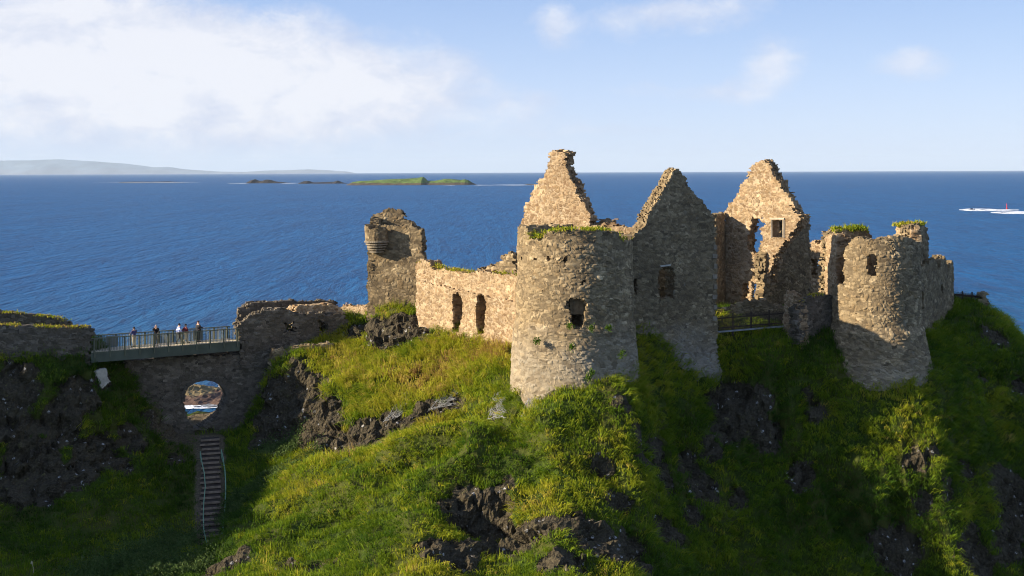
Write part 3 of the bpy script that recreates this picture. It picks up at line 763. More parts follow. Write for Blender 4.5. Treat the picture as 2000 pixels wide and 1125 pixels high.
for x, y in [(1113,635),(1150,640),(1118,675),(1150,725),(1145,735),(1180,640),(1200,690),(1060,665)]:
    u, z = A1.uz(x, y); n = 80
    tuf = A1.map(u, z, -.55) + rng.normal(0, .12, (n, 3))
    V, q, tr, tc = blades(tuf, np.tile([-.1, -.8, .3], (n, 1)), .2 + .15 * rng.random(n), .05 + .03 * rng.random(n), np.tile([0, -.4, -.4], (n, 1)), np.clip(.2 + rng.normal(0, .1, n), 0, 1))
    me = np_mesh('wall_plant', V, q, tr); attr(me, 'tone', tc); link('wall_plant', me, M['blade'], E)

# --- gable with the chimney
fr = Plane(1015, 112.0, 1154, 107.0)
E = thing_at('chimney_gable', fr.at(1090, 445), 'sunlit tan gable wall crowned by a square chimney stack', 'gable wall')
gaw = masonry('gable_wall', M['warm'], fr, [(1012,520),(1014,437),(1020,432),(1024,413),(1032,395),(1040,375),(1048,358),(1056,345),(1064,332),(1071,322),(1103,322),(1108,332),(1113,345),(1119,356),(1124,366),(1124,378),(1130,384),(1140,397),(1147,412),(1150,424),(1150,440),(1168,446),(1168,520)], 1.25, [], E, seed=18, stone=(.40,.26), nt=6)
masonry('chimney_stack', M['warm'], fr, [(1072,326),(1072,308),(1071,301),(1076,296),(1086,294),(1104,296),(1104,326)], 1.35, [], E, seed=19, stone=(.5,.3), nt=6, bulge=.1)

# --- stub wall beside the chimney gable
fr = Plane(1150, 108.4, 1204, 107.6)
E = thing_at('stub_wall', fr.at(1180, 440), 'low broken stub of wall beside the chimney gable', 'ruin')
masonry('wall', M['warm'], fr, [(1150,480),(1152,440),(1160,436),(1170,437),(1172,430),(1185,429),(1199,431),(1200,441),(1204,480)], .8, parent=E, seed=20)
# linking wall between the round tower and the pointed gable
fr = Plane(1150, 100.6, 1246, 98.6)
E = thing_at('linking_wall', fr.at(1200, 470), 'low sandy wall head linking the round tower to the shaded gable', 'wall')
masonry('wall', M['warm'], fr, [(1150,520),(1150,444),(1180,441),(1205,440),(1230,443),(1238,436),(1246,430),(1246,520)], .9, parent=E, seed=21)

# --- pointed gable in shade
fr = Plane(1246, 94.9, 1400, 98.2)
E = thing_at('pointed_gable', fr.at(1320, 640), 'tall pointed gable wall in shade with one arched window', 'gable wall')
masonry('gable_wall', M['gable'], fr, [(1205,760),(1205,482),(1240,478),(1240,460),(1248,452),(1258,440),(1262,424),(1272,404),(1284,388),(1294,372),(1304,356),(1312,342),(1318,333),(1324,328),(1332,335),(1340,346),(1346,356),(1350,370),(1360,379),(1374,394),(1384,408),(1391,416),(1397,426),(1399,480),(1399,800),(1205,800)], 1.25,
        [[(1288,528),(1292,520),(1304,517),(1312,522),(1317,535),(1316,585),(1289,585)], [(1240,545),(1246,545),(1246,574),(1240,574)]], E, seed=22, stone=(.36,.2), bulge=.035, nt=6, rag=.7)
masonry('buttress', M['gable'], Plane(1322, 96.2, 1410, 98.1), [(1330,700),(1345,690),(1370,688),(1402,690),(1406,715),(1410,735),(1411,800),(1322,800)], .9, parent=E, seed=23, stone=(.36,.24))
b = MB(); b.bar(fr.at(1289, 520, .06), fr.at(1309, 517.5, .06), .3, .12); b.build('lintel', M['palestone'], E)
for k, y in enumerate([483, 500, 520, 540, 560, 580, 600, 622]):
    x0 = 1391 if k % 2 else 1393.5
    MB().bar(fr.at(x0, y, .05), fr.at(1399.6, y, .05), .3, .34).build('quoin', M['quoin'], E)

fr = Plane(1262, 100.4, 1385, 103.6)
E = thing_at('inner_wall', fr.at(1320, 620), 'dark inner wall of the hall glimpsed through the arched window of the shaded gable', 'wall')
masonry('wall', M['tower'], fr, [(1262,660),(1262,470),(1320,455),(1385,470),(1385,660)], .9, parent=E, seed=41, step=.14)
# --- side wall of the hall
fr = Plane(1400, 108.3, 1417, 110.7)
E = thing_at('hall_wall', fr.at(1408, 600), 'shaded side wall joining the pointed gable to the windowed gable', 'wall')
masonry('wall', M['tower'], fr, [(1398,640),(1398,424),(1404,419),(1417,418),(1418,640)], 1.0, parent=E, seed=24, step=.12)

# --- windowed gable
fr = Plane(1412, 111.0, 1572, 105.2)
E = thing_at('windowed_gable', fr.at(1490, 600), 'sunlit ruined gable with a ragged tall gap and a framed window', 'gable wall')
masonry('gable_wall', M['warm'], fr, [(1412,660),(1412,418),(1418,412),(1428,397),(1438,384),(1448,368),(1455,355),(1463,340),(1468,328),(1478,318),(1486,313),(1494,312),(1500,322),(1508,334),(1516,346),(1524,360),(1534,376),(1543,391),(1552,405),(1558,416),(1566,426),(1556,440),(1545,452),(1540,470),(1524,482),(1515,492),(1512,512),(1504,530),(1501,556),(1497,578),(1497,660)], 1.3,
        [[(1470,424),(1478,421),(1491,422),(1491,440),(1487,452),(1490,470),(1487,485),(1491,497),(1474,498),(1461,492),(1458,470),(1463,446)], [(1448,552),(1487,552),(1490,575),(1490,600),(1448,600)]],
        E, seed=25, stone=(.40,.26), nt=6, hard=[[(1507,429),(1529,429),(1529,464),(1507,464)]])
b = MB()
b.bar(fr.at(1504, 427, .04), fr.at(1532, 427, .04), .25, .16)
b.bar(fr.at(1506, 429, .04), fr.at(1506, 464, .04), .14, .2, (0, 1, 0))
b.bar(fr.at(1530, 429, .04), fr.at(1530, 464, .04), .14, .2, (0, 1, 0))
b.build('window_frame', M['sand'], E)
frr = Plane(1494, 107.6, 1583, 113.2)
E2 = thing_at('return_wall', frr.at(1540, 600), 'dark shaded return wall to the windowed gable', 'wall')
masonry('wall', M['tower'], frr, [(1494,640),(1494,500),(1510,470),(1540,430),(1570,424),(1578,422),(1582,440),(1582,520),(1585,560),(1590,600),(1590,640)], 1.0, parent=E2, seed=26)
fr = Plane(1576, 116.5, 1626, 114)
E = thing_at('wall_fragment', fr.at(1600, 580), 'small pale broken wall with a narrow doorway behind the far round tower', 'ruin')
masonry('wall', M['warm'], fr, [(1576,640),(1574,510),(1582,478),(1590,472),(1600,474),(1626,478),(1628,640)], .9, [[(1585,505),(1596,505),(1597,545),(1585,545)]], E, seed=27)

# --- courtyard: low wall, pillar, spike and dark wall, fence
fr = Plane(1396, 102.0, 1540, 102.2)
E = thing_at('low_wall', fr.at(1460, 620), 'low courtyard wall with sunlit coping behind the brown picket fence', 'wall')
masonry('wall', M['tower'], fr, [(1396,660),(1396,604),(1430,602),(1432,596),(1442,595),(1444,589),(1500,588),(1503,596),(1540,604),(1540,660)], 1.1, parent=E, seed=28, stone=(.4,.22))
fr = Plane(1459, 106.4, 1468, 106.0)
E = thing_at('stone_pillar', fr.at(1463, 590), 'slim rough stone pillar standing in the doorway of the windowed gable', 'pillar')
masonry('shaft', M['warm'], fr, [(1458,610),(1459,552),(1467,551),(1468,610)], .45, parent=E, seed=29, stone=(.3,.22), nt=3)
fr = Plane(1530, 99.9, 1562, 98.2)
E = thing_at('wall_spike', fr.at(1545, 640), 'jagged sunlit spike of masonry at the end of the picket fence', 'ruin')
masonry('wall', M['warm'], fr, [(1530,680),(1530,586),(1533,572),(1538,567),(1545,575),(1551,586),(1556,597),(1560,606),(1562,680)], .9, parent=E, seed=30, stone=(.36,.24))
fr = Plane(1558, 98.2, 1636, 101.0)
E = thing_at('cross_wall', fr.at(1600, 640), 'shaded cross wall between the masonry spike and the far round tower', 'wall')
masonry('wall', M['dark'], fr, [(1558,690),(1558,606),(1563,596),(1572,588),(1582,581),(1592,577),(1604,577),(1618,579),(1630,578),(1636,690)], .9, parent=E, seed=31)
wall_blades('grass_cap', E, [fr.at(x, y, .4) for x, y in [(1570,590),(1590,578),(1630,578)]], 420, (.1, .25, .04), .25, .75)

def picket_fence(a, b, h, npost, npick, label, mat, kerb=True):
    a, b = np.array(a), np.array(b)
    E = thing_at('picket_fence', a, label, 'fence')
    d = b - a
    m = MB(); m2 = MB()
    for k in range(npick):
        q = a + d * (k + .5) / npick
        m.bar(q + (0, 0, .05), q + (0, 0, h + .04 * math.sin(k * 2.1)), .045, .03, (0, 1, 0))
    m.build('pickets', mat, E)
    for zz_ in (.3, h - .22):
        MB().bar(a + (0, .06, zz_), b + (0, .06, zz_), .05, .10).build('rail', mat, E)
    for k in range(npost):
        q = a + d * k / (npost - 1)
        MB().bar(q + (0, .1, -.4), q + (0, .1, h + .12), .11, .11, (0, 1, 0)).build('post', mat, E)
    if kerb: MB().bar(a + (0, -.06, .02), b + (0, -.06, .02), .16, .12).build('kerb', M['palewood'], E)
    return E
picket_fence(P(1396, 649, 99.2), P(1538, 637, 100.2), 1.3, 5, 72, 'brown wooden picket fence closing the courtyard edge beside the shaded gable', M['brownwood'])
picket_fence(P(1862, 583, 111.3), P(1918, 588, 111.1), .62, 4, 26, 'low dark railing at the cliff edge beyond the crenellated wall', M['brownwood'], False)
E = thing_at('stone_post', P(1921, 588, 110.9), 'short stone post at the end of the cliff edge railing', 'post')
masonry('shaft', M['tower'], Plane(1914, 110.8, 1929, 110.8), [(1914,600),(1914,571),(1927,570),(1929,600)], .6, parent=E, seed=33, stone=(.35,.25), nt=3)

# --- far round tower
A2 = Drum(1711, 100.0, 3.48, lambda z: .22 * sstep(32.7, 32.0, z) + .95 * sstep(33.0, 27.2, z))
E = thing_at('round_tower', (A2.c[0], A2.c[1], 29), 'far round stone tower with a square window and flared base below the courtyard', 'tower')
top = [(1628,560),(1640,556),(1648,556),(1650,488),(1654,478),(1662,468),(1674,464),(1684,462),(1690,468),(1704,470),(1720,466),(1734,464),(1752,462),(1768,463),(1784,466),(1793,474)]
masonry('wall', M['far'], A2, drum_outline(A2, top, 24.0), 1.3, [[A2.uz(*p) for p in [(1692,500),(1712,499),(1712,538),(1692,539)]]], E, seed=34, uz=True, stone=(.46,.30), bulge=.08, rag=.55)
fr = Plane(1611, 102.3, 1634, 100.3)
E = thing_at('window_jamb', fr.at(1620, 580), 'pale tower jamb with turf on top beside the tall dark opening of the far round tower', 'ruin')
masonry('wall', M['warm'], fr, [(1611,640),(1612,500),(1612,462),(1618,456),(1634,458),(1634,640)], 1.2, parent=E, seed=35)
fr = Plane(1628, 103.1, 1704, 105.1)
E2 = thing_at('rear_wall', fr.at(1660, 480), 'turf topped rear wall rising behind the far round tower', 'wall')
masonry('masonry', M['tower'], fr, [(1624,600),(1624,456),(1636,452),(1650,448),(1680,447),(1690,450),(1700,459),(1704,470),(1704,600)], 1.3, parent=E2, seed=36)
wall_blades('grass_cap', E2, [fr.at(x, y, .5) for x, y in [(1616,460),(1626,455),(1650,449),(1688,449),(1702,462)]], 2600, (.25, .4, .10), .42, .5)

# --- turret and crenellated wall
fr = Plane(1750, 104.7, 1779, 101.1)
E = thing_at('stair_turret', fr.at(1770, 520), 'broken square turret with one bright and one shaded face behind the far round tower', 'turret')
masonry('front_wall', M['warm'], fr, [(1750,600),(1750,446),(1754,439),(1762,437),(1768,441),(1779,444),(1781,600)], .8, parent=E, seed=37)
fr = Plane(1778, 101.2, 1815, 104.9)
masonry('side_wall', M['tower'], fr, [(1777,640),(1777,442),(1790,439),(1805,438),(1807,444),(1813,448),(1814,640)], .8, [[(1803,488),(1806,488),(1806,500),(1803,500)]], E, seed=38)
wall_blades('grass_cap', E, [P(1752, 441, 103.7), P(1765, 439, 102.7), P(1800, 438, 103.7)], 900, (.2, .3, .06), .3, .65, -9)
fr = Plane(1786, 99.9, 1864, 110.2)
E = thing_at('crenellated_wall', fr.at(1830, 600), 'shaded wall with broken crenels running from the far round tower to the cliff edge', 'wall')
masonry('wall', M['tower'], fr, [(1786,740),(1786,520),(1814,516),(1817,507),(1826,505),(1829,511),(1831,526),(1836,526),(1838,508),(1846,504),(1849,508),(1851,522),(1855,522),(1857,511),(1862,511),(1864,530),(1865,600),(1865,650),(1820,740)], 1.0,
        [[(1840,558),(1844,558),(1844,573),(1840,573)], [(1798,571),(1805,571),(1806,600),(1799,604)]], E, seed=39)

# ------------------------------------------------------------------ footbridge
near = (P(178, 687, 98.0), P(468, 665, 106.0))
bd = near[1] - near[0]; bl = np.linalg.norm(bd); bd /= bl
bnrm = np.array([-bd[1], bd[0], 0]); bnrm /= np.linalg.norm(bnrm)
if bnrm[1] < 0: bnrm = -bnrm
BW = 1.9
bu = np.array([0, 0, 1.0])
E = thing_at('footbridge', (near[0] + near[1]) / 2, 'narrow green footbridge with slatted railings crossing to the gatehouse', 'footbridge')
n0, n1 = near
m = MB(); nb = 74
for k in range(nb):
    a = n0 + bd * bl * (k + .5) / nb
    m.box(a + bnrm * BW / 2 - bu * .03, bd * bl / nb * .36, bnrm * (BW / 2 + .04), bu * .03)
m.build('deck', M['deck'], E)
for off in (.06, BW - .06):
    MB().bar(n0 + bnrm * off - bu * .48, n1 + bnrm * off - bu * .48, .14, .80).build('beam', M['steelgreen'], E)
m = MB()
for k in range(14):
    a = n0 + bd * bl * (k + .5) / 14
    m.bar(a + bnrm * .1 - bu * .2, a + bnrm * (BW - .1) - bu * .2, .1, .16)
m.build('cross_beam', M['steelgreen'], E)
npost = 11
for off, sgn in ((0.0, -1), (BW, 1)):
    m = MB(); nbal = 104
    for k in range(nbal):
        a = n0 + bd * bl * (k + .5) / nbal + bnrm * off
        m.bar(a - bu * .2, a + bu * 1.0, .035, .03, bnrm)
    m.build('baluster_panel', M['railwood'], E)
    MB().bar(n0 + bnrm * off + bu * 1.04, n1 + bnrm * off + bu * 1.04, .11, .07).build('handrail', M['railwood'], E)
    for k in range(npost):
        a = n0 + bd * (bl * (.02 + .96 * k / (npost - 1))) + bnrm * (off + sgn * .06)
        MB().bar(a - bu * .5, a + bu * 1.02, .10, .10, bnrm).build('post', M['railwood'], E)
for f0, f1 in ((.145, .225), (.735, .80)):
    a, b_ = n0 + bd * bl * f0 + bnrm * (BW - .08), n0 + bd * bl * f1 + bnrm * (BW - .08)
    MB().bar(a + bu * .5, b_ + bu * .5, .03, .85).build('side_panel', M['panel'], E)

# ------------------------------------------------------------------ people
def skin_mesh(name, verts, edges, radii, root=0, sub=1):
    me = bpy.data.meshes.new(name); me.from_pydata(verts, edges, [])
    o = bpy.data.objects.new(name, me); COL.objects.link(o)
    md = o.modifiers.new('Skin', 'SKIN'); md.use_smooth_shade = True
    if len(me.skin_vertices) == 0: raise RuntimeError('no skin layer')
    for k, r in enumerate(radii):
        d = me.skin_vertices[0].data[k]; d.radius = (r, r); d.use_root = (k == root)
    if sub: o.modifiers.new('Sub', 'SUBSURF').levels = sub
    dg = bpy.context.evaluated_depsgraph_get(); dg.update()
    res = bpy.data.meshes.new_from_object(o.evaluated_get(dg))
    bpy.data.objects.remove(o); res.name = name
    return res

def person(base, facing, label, top, legs, hair, pose, hcov=1.0, scale=1.0, hood=None):
    """pose: joint positions in the figure's own frame (x forward, y to its left, z up)"""
    E = thing_at('person', base, label, 'person')
    E.rotation_euler = (0, 0, facing); E.scale = (scale,) * 3
    J = dict(pel=(0,0,.95), sp=(0,0,1.14), ch=(.0,0,1.36), nk=(.01,0,1.48), hd=(.03,0,1.58), cr=(.02,0,1.69))
    for s, sg in (('l', 1), ('r', -1)):
        J.update({'sh'+s:(0,.17*sg,1.40),'el'+s:(-.03,.23*sg,1.14),'wr'+s:(.06,.23*sg,.90),'hp'+s:(0,.09*sg,.90),'kn'+s:(.03,.10*sg,.50),'an'+s:(-.02,.10*sg,.09),'to'+s:(.15,.11*sg,.05)})
    J.update(pose)
    R = dict(pel=.135, sp=.125, ch=.145, nk=.058, hd=.092, cr=.075)
    for s in 'lr': R.update({'sh'+s:.065,'el'+s:.045,'wr'+s:.03,'hp'+s:.09,'kn'+s:.062,'an'+s:.042,'to'+s:.035})
    def build(name, keys, links, mat, grow=0.0, root=0, extra=None):
        vs = [J[k] for k in keys]; es = [(keys.index(a), keys.index(b)) for a, b in links]; rs = [R[k] + grow for k in keys]
        if extra:
            for s in 'lr':
                w_, e_ = np.array(J['wr'+s]), np.array(J['el'+s]); d = w_ - e_; d /= np.linalg.norm(d)
                sidev = np.cross(d, (1., 0, .2)); sidev /= np.linalg.norm(sidev)
                pi = len(vs); vs.append(tuple(w_ + d * .07)); rs.append(.030); es.append((keys.index('wr'+s), pi))
                for f in range(5):
                    o = (f - 1.5) * .021 if f < 4 else .05
                    ln = (.075, .088, .084, .066, .05)[f]
                    st = w_ + d * (.10 if f < 4 else .05) + sidev * o
                    bend = np.array([.25, 0, -.1]) * ln
                    b0 = len(vs); vs.append(tuple(st)); vs.append(tuple(st + d * ln * .5 + bend * .3)); vs.append(tuple(st + d * ln * .85 + bend))
                    rs += [.010, .009, .008]; es += [(pi, b0), (b0, b0 + 1), (b0 + 1, b0 + 2)]
        me = skin_mesh(name, vs, es, rs, root)
        o = bpy.data.objects.new(name, me); COL.objects.link(o); me.materials.append(mat); o.parent = E
        return o
    arms = [l for s in 'lr' for l in (('ch','sh'+s),('sh'+s,'el'+s),('el'+s,'wr'+s))]
    leg = [l for s in 'lr' for l in (('pel','hp'+s),('hp'+s,'kn'+s),('kn'+s,'an'+s),('an'+s,'to'+s))]
    core = [('pel','sp'),('sp','ch'),('ch','nk'),('nk','hd'),('hd','cr')]
    ks = ['pel','sp','ch','nk','hd','cr'] + [k+s for s in 'lr' for k in ('sh','el','wr','hp','kn','an','to')]
    body = build('body', ks, core + arms + leg, M['skin'], 0, 0, True)
    build('jacket', ['sp','pel','ch'] + [k+s for s in 'lr' for k in ('sh','el','wr')], [('pel','sp'),('sp','ch')] + arms, top, .022)
    build('trousers', ['pel'] + [k+s for s in 'lr' for k in ('hp','kn','an')], [('pel','hp'+s) for s in 'lr'] + [(a+s, b+s) for s in 'lr' for a, b in (('hp','kn'),('kn','an'))], legs, .02)
    for s in 'lr':
        MB().tube([np.array(J['an'+s]) + (-.06, 0, -.05), np.array(J['an'+s]) + (.04, 0, -.05), np.array(J['to'+s]) + (.06, 0, -.02)], [.045, .055, .04], 7).build('shoe', M['iron'], None).parent = E
    # face: nose and eyes and ears
    hd = np.array(J['hd'])
    for yy in (-.035, .035): MB().tube([hd + (.085, yy - .012, .02), hd + (.088, yy + .012, .02)], .011, 6).build('eye', M['iron'], None).parent = E
    MB().tube([hd + (.085, 0, .02), hd + (.115, 0, -.02)], [.01, .017], 6).build('nose', M['skin'], None).parent = E
    for yy in (-.1, .1): MB().tube([hd + (0, yy, .02), hd + (0, yy * 1.05, -.02)], .018, 6).build('ear', M['skin'], None).parent = E
    MB().tube([hd + (.088, -.025, -.05), hd + (.088, .025, -.05)], .01, 5).build('mouth', M['skin'], None).parent = E
    # hair cap
    u, v_ = np.meshgrid(np.linspace(0, 2 * math.pi, 16, endpoint=False), np.linspace(0, 1.75 * hcov, 7), indexing='ij')
    c = hd + np.array([-.015, 0, .03]); r = np.array([.108, .098, .125])
    pts_ = np.stack([np.sin(v_) * np.cos(u) * r[0], np.sin(v_) * np.sin(u) * r[1], np.cos(v_) * r[2]], -1)
    pts_[..., 0] -= .03 * np.clip(v_ - .9, 0, 1)
    m = MB(); i_ = lambda a, b: (a % 16) * 7 + b
    m.add((pts_ + c).reshape(-1, 3), [(i_(a, b), i_(a, b + 1), i_(a + 1, b + 1), i_(a + 1, b)) for a in range(16) for b in range(6)])
    m.build('hair', hair, None, True).parent = E
    return E

def on_deck(px, off):
    a, _ = AB(px, 670); lo, hi = 0., 1.
    q0 = n0 + bnrm * off
    u = (a * q0[1] - q0[0]) / (bd[0] - a * bd[1])
    return q0 + bd * u
fb = math.atan2(bd[1], bd[0])
walk = {'hpl':(0,.09,.90),'knl':(.16,.09,.52),'anl':(.26,.09,.10),'tol':(.42,.10,.08),'knr':(-.05,-.09,.50),'anr':(-.32,-.09,.14),'tor':(-.20,-.10,.05),'ell':(-.14,.22,1.14),'wrl':(-.10,.22,.90),'elr':(.06,-.22,1.14),'wrr':(.20,-.20,.96)}
person(on_deck(262, .9), fb + math.radians(100), 'person in a dark top and pale trousers gazing out to sea by the railing', M['purple_cloth'], M['cream_cloth'], M['hairdark'],
       {'elr':(.10,-.24,1.16),'wrr':(.30,-.20,1.10),'ell':(.10,.24,1.16),'wrl':(.30,.20,1.10)}, 1.0, .96)
person(on_deck(305, .55), fb - math.radians(120), 'person in black lifting both hands to the face in mid bridge', M['black_cloth'], M['navy_cloth'], M['hairgrey'],
       {'elr':(.20,-.24,1.28),'wrr':(.17,-.08,1.50),'ell':(.20,.24,1.28),'wrl':(.17,.08,1.50)}, .62, 1.02)
person(on_deck(350, .75), fb, 'person in a blue and white striped shirt striding across the bridge', M['striped_cloth'], M['navy_cloth'], M['hairdark'], walk, .9, 1.0)
person(on_deck(362.5, .55), fb + .1, 'person in a maroon jacket and pale trousers walking across the bridge', M['maroon_cloth'], M['cream_cloth'], M['hairdark'], walk, .9, .97)
person(on_deck(387, 1.0), fb + .2, 'tall person in a dark coat looking along the bridge towards the gatehouse', M['charcoal_cloth'], M['black_cloth'], M['brown_cloth'],
       {'elr':(.14,-.22,1.16),'wrr':(.34,-.18,1.14)}, .8, 1.05)

# ------------------------------------------------------------------ stair and handrails
E = thing_at('stairway', ST_A, 'long flight of earth steps climbing the valley to the arch', 'steps')
NS = 24
side = np.array([sd[1], -sd[0], 0]); fw = np.array([sd[0], sd[1], 0])
g = (ST_B - ST_A) / NS; run = np.linalg.norm(g[:2]); rise = -g[2]
for k in range(NS):
    c = ST_A + (ST_B - ST_A) * (k + 1.0) / NS
    lean = side * (.06 * math.sin(k * 1.7)); wd = .72 + .05 * math.sin(k * 2.3); dz = .02 * math.sin(k * 3.1)
    st_ = MB().box(c + lean + np.array([0, 0, rise * .5 - .12 + dz]), side * wd, fw * run * .5, (0, 0, .14)).build('step', M['riser'], E)
    MB().bar(c + lean + fw * (run * .5 + .03) - side * (wd + .04) + np.array([0, 0, rise * .5 - .05 + dz]), c + lean + fw * (run * .5 + .03) + side * (wd + .04) + np.array([0, 0, rise * .5 - .05 + dz - .02]), .07, .16).build('step_board', M['steptread'], E)
for plx, label in ([[(391,884),(394,905),(399,930),(401,958),(398,990),(397,1015),(398,1040),(403,1062),(409,1086)], 'thin green handrail on the valley grass side of the steps'],
                   [[(432,878),(436,895),(440,925),(441,960),(440,990),(438,1015),(435,1040),(433,1052)], 'thin green handrail on the nettle side of the steps']):
    top3 = []
    for x, y in plx:
        f = np.clip((y - 868) / (1090 - 868), 0, 1); Yd = 102 + (87.6 - 102) * f - .6
        q = P(x, y, Yd); g = hgt(q[0], q[1]); q[2] = max(q[2], g + .5); top3.append(q)
    E = thing_at('handrail', top3[-1], label, 'handrail')
    MB().tube(top3, .035, 6).build('rail', M['greenrail'], E)
    MB().tube([q - (0, 0, .45) for q in top3], .025, 6).build('rail', M['greenrail'], E)
    for q in top3[::2] + [top3[-1]]:
        MB().tube([(q[0], q[1], hgt(q[0], q[1]) - .3), q], .032, 6).build('post', M['greenrail'], E)

# ------------------------------------------------------------------ rockfall netting: draped wire
def netting(poly, label, seed):
    c = hit(*np.mean(poly, 0)); E = thing_at('wire_netting', c, label, 'netting', 'rockfall nets pinned to the bank')
    a0, b0_ = np.array(poly[0], float), np.array(poly[1], float); a1, b1_ = np.array(poly[3], float), np.array(poly[2], float)
    nU = 11; nV = 19
    G = np.zeros((nU + 1, nV + 1, 3))
    for i in range(nU + 1):
        for j in range(nV + 1):
            u, v_ = i / nU, j / nV
            p2_ = (a0 * (1 - u) + b0_ * u) * (1 - v_) + (a1 * (1 - u) + b1_ * u) * v_
            G[i, j] = hit(*p2_)
    Gs = G.copy()
    for _ in range(2):
        Gs[1:-1, 1:-1] = (Gs[:-2, 1:-1] + Gs[2:, 1:-1] + Gs[1:-1, :-2] + Gs[1:-1, 2:]) / 4
    Gs += np.array([-.08, -.5, .26]) if seed < 3 else np.array([-.06, -.25, .12])
    Gs += fbm(Gs.reshape(-1, 3) * 2.2, 2, seed).reshape(Gs.shape[:2])[..., None] * np.array([.12, .1, .12])
    Gs = Gs + rng.normal(0, .03, Gs.shape)
    m = MB()
    for i in range(nU):
        for j in range(nV):
            if abs(i + .5 - nU / 2) > nU * (.36 + .14 * math.sin(j * .8 + seed * 2)) : continue
            m.bar(Gs[i, j], Gs[i + 1, j + 1], .016, .016); m.bar(Gs[i + 1, j], Gs[i, j + 1], .016, .016)
    m.build('mesh_wire', M['wire'], E)
    MB().tube([Gs[1, j] for j in range(nV + 1)], .03, 5).build('edge_cable', M['wire'], E)
    MB().tube([Gs[i, nV - 1] for i in range(1, nU)], .03, 5).build('edge_cable', M['wire'], E)
netting([(1034,768),(1062,758),(1052,832),(1018,824)], 'narrow wire net hanging beside the foot of the big round tower', 1)
netting([(968,772),(985,768),(996,822),(952,822)], 'wire net patch half hidden by tussocks on the bank', 2)
netting([(868,760),(898,764),(890,792),(836,806)], 'largest wire net draped on the bank above the bare rocks', 3)
netting([(790,770),(815,765),(785,815),(748,828)], 'wire net low on the bank beside the craggy outcrop', 4)

# dried stalk in the valley corner
q = hit(66, 1124); E = thing_at('dried_stalk', q, 'single dried plant stalk standing in the shaded valley grass', 'plant')
top_ = q + np.array([-.15, 0, .98])
MB().tube([q - (0, 0, .1), q + (-.03, 0, .5), top_], [.02, .016, .008], 5).build('stem', M['deck'], E)
m = MB()
for k in range(16):
    o = rng.normal(0, .06, 3); m.tube([top_ + (0, 0, -.15) + o * .2, top_ + (0, 0, -.1) + o], [.012, .02], 4)
m.build('seed_head', M['deck'], E)

# ------------------------------------------------------------------ sea, islands, hills
t = NT('sea_water'); g = t.n('ShaderNodeNewGeometry'); 
def mapped(sx, sy, rot=0):
    mp = t.n('ShaderNodeMapping', {0: g.outputs['Position']}); mp.inputs['Scale'].default_value = (sx, sy, 1); mp.inputs['Rotation'].default_value = (0, 0, rot); return mp.outputs[0]
w1 = t.noise(mapped(.30, .075, .12), 1, 5, .62, .6)
w2 = t.noise(mapped(.095, .016, -.08), 1, 6, .68, .5)
w3 = t.noise(mapped(.022, .0035, .1), 1, 6, .65, .3)
ht = t.math('ADD', t.math('MULTIPLY', w1, .8), t.math('ADD', t.math('MULTIPLY', w2, 1.6), t.math('MULTIPLY', w3, 2.6)))
patch_ = t.noise(mapped(.0016, .004), 1, 4, .6)
col = t.mix(t.ramp(patch_, [(.35, 0.0), (.65, 1.0)]), (.0008, .080, .222), (.0015, .094, .246))
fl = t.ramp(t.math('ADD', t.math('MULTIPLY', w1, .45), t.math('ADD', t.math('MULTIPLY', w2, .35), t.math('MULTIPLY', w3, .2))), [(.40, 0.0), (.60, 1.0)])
yy = t.n('ShaderNodeSeparateXYZ', {0: g.outputs['Position']}).outputs[1]
shal = t.math('MULTIPLY', t.math('SUBTRACT', 480, yy), .004, True)
col = t.mix(t.math('MULTIPLY', shal, .6), col, (.018, .095, .16))
cap = t.math('MULTIPLY', t.ramp(t.noise(mapped(.06, .22, .1), 1, 6, .72), [(.735, 0.0), (.76, 1.0)]), .7)
col = t.mix(cap, col, (.6, .65, .7))
col = t.mix(t.math('MULTIPLY', fl, .75), col, (.0005, .024, .088))  # shaded wave facets painted into the water colour, besides the bump
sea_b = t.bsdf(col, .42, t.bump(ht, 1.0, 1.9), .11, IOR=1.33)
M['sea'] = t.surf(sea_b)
me = bpy.data.meshes.new('sea'); S_ = 66000
me.from_pydata([(-S_, -1500, 0), (S_, -1500, 0), (S_, S_, 0), (-S_, S_, 0)], [], [(0, 1, 2, 3)]); me.update()
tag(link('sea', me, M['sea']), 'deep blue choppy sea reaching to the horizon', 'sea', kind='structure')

def mat_land(name, grass, rockc, z0, z1, scale):
    t = NT(name); p = t.pos(); z = t.n('ShaderNodeSeparateXYZ', {0: p}).outputs[2]
    n = t.noise(p, scale, 5, .65)
    f = t.math('ADD', t.math('DIVIDE', t.math('SUBTRACT', z, z0), z1 - z0), t.math('MULTIPLY', t.math('SUBTRACT', n, .5), 1.2))
    c = t.mix(t.ramp(f, [(.4, 0.0), (.6, 1.0)]), rockc, grass)
    c = t.mix(.5, c, t.ramp(n, [(.3, .2), (.7, .8)]), 'OVERLAY')
    return t.surf(t.bsdf(c, .95, t.bump(n, .6, .3 / scale * .1), .1))
M['isle'] = mat_land('island_turf', (.10, .15, .035), (.085, .065, .045), 3, 12, .04)
M['islet'] = mat_land('islet_rock', (.06, .06, .03), (.04, .034, .03), 8, 22, .05)
M['hill'] = mat_land('far_hill', (.15, .20, .25), (.16, .19, .24), 20, 400, .0008)  # blue of distant haze put into both land colours
M['shore'] = mat_land('shore_rock', (.19, .145, .075), (.10, .066, .05), .5, 1.6, .6)

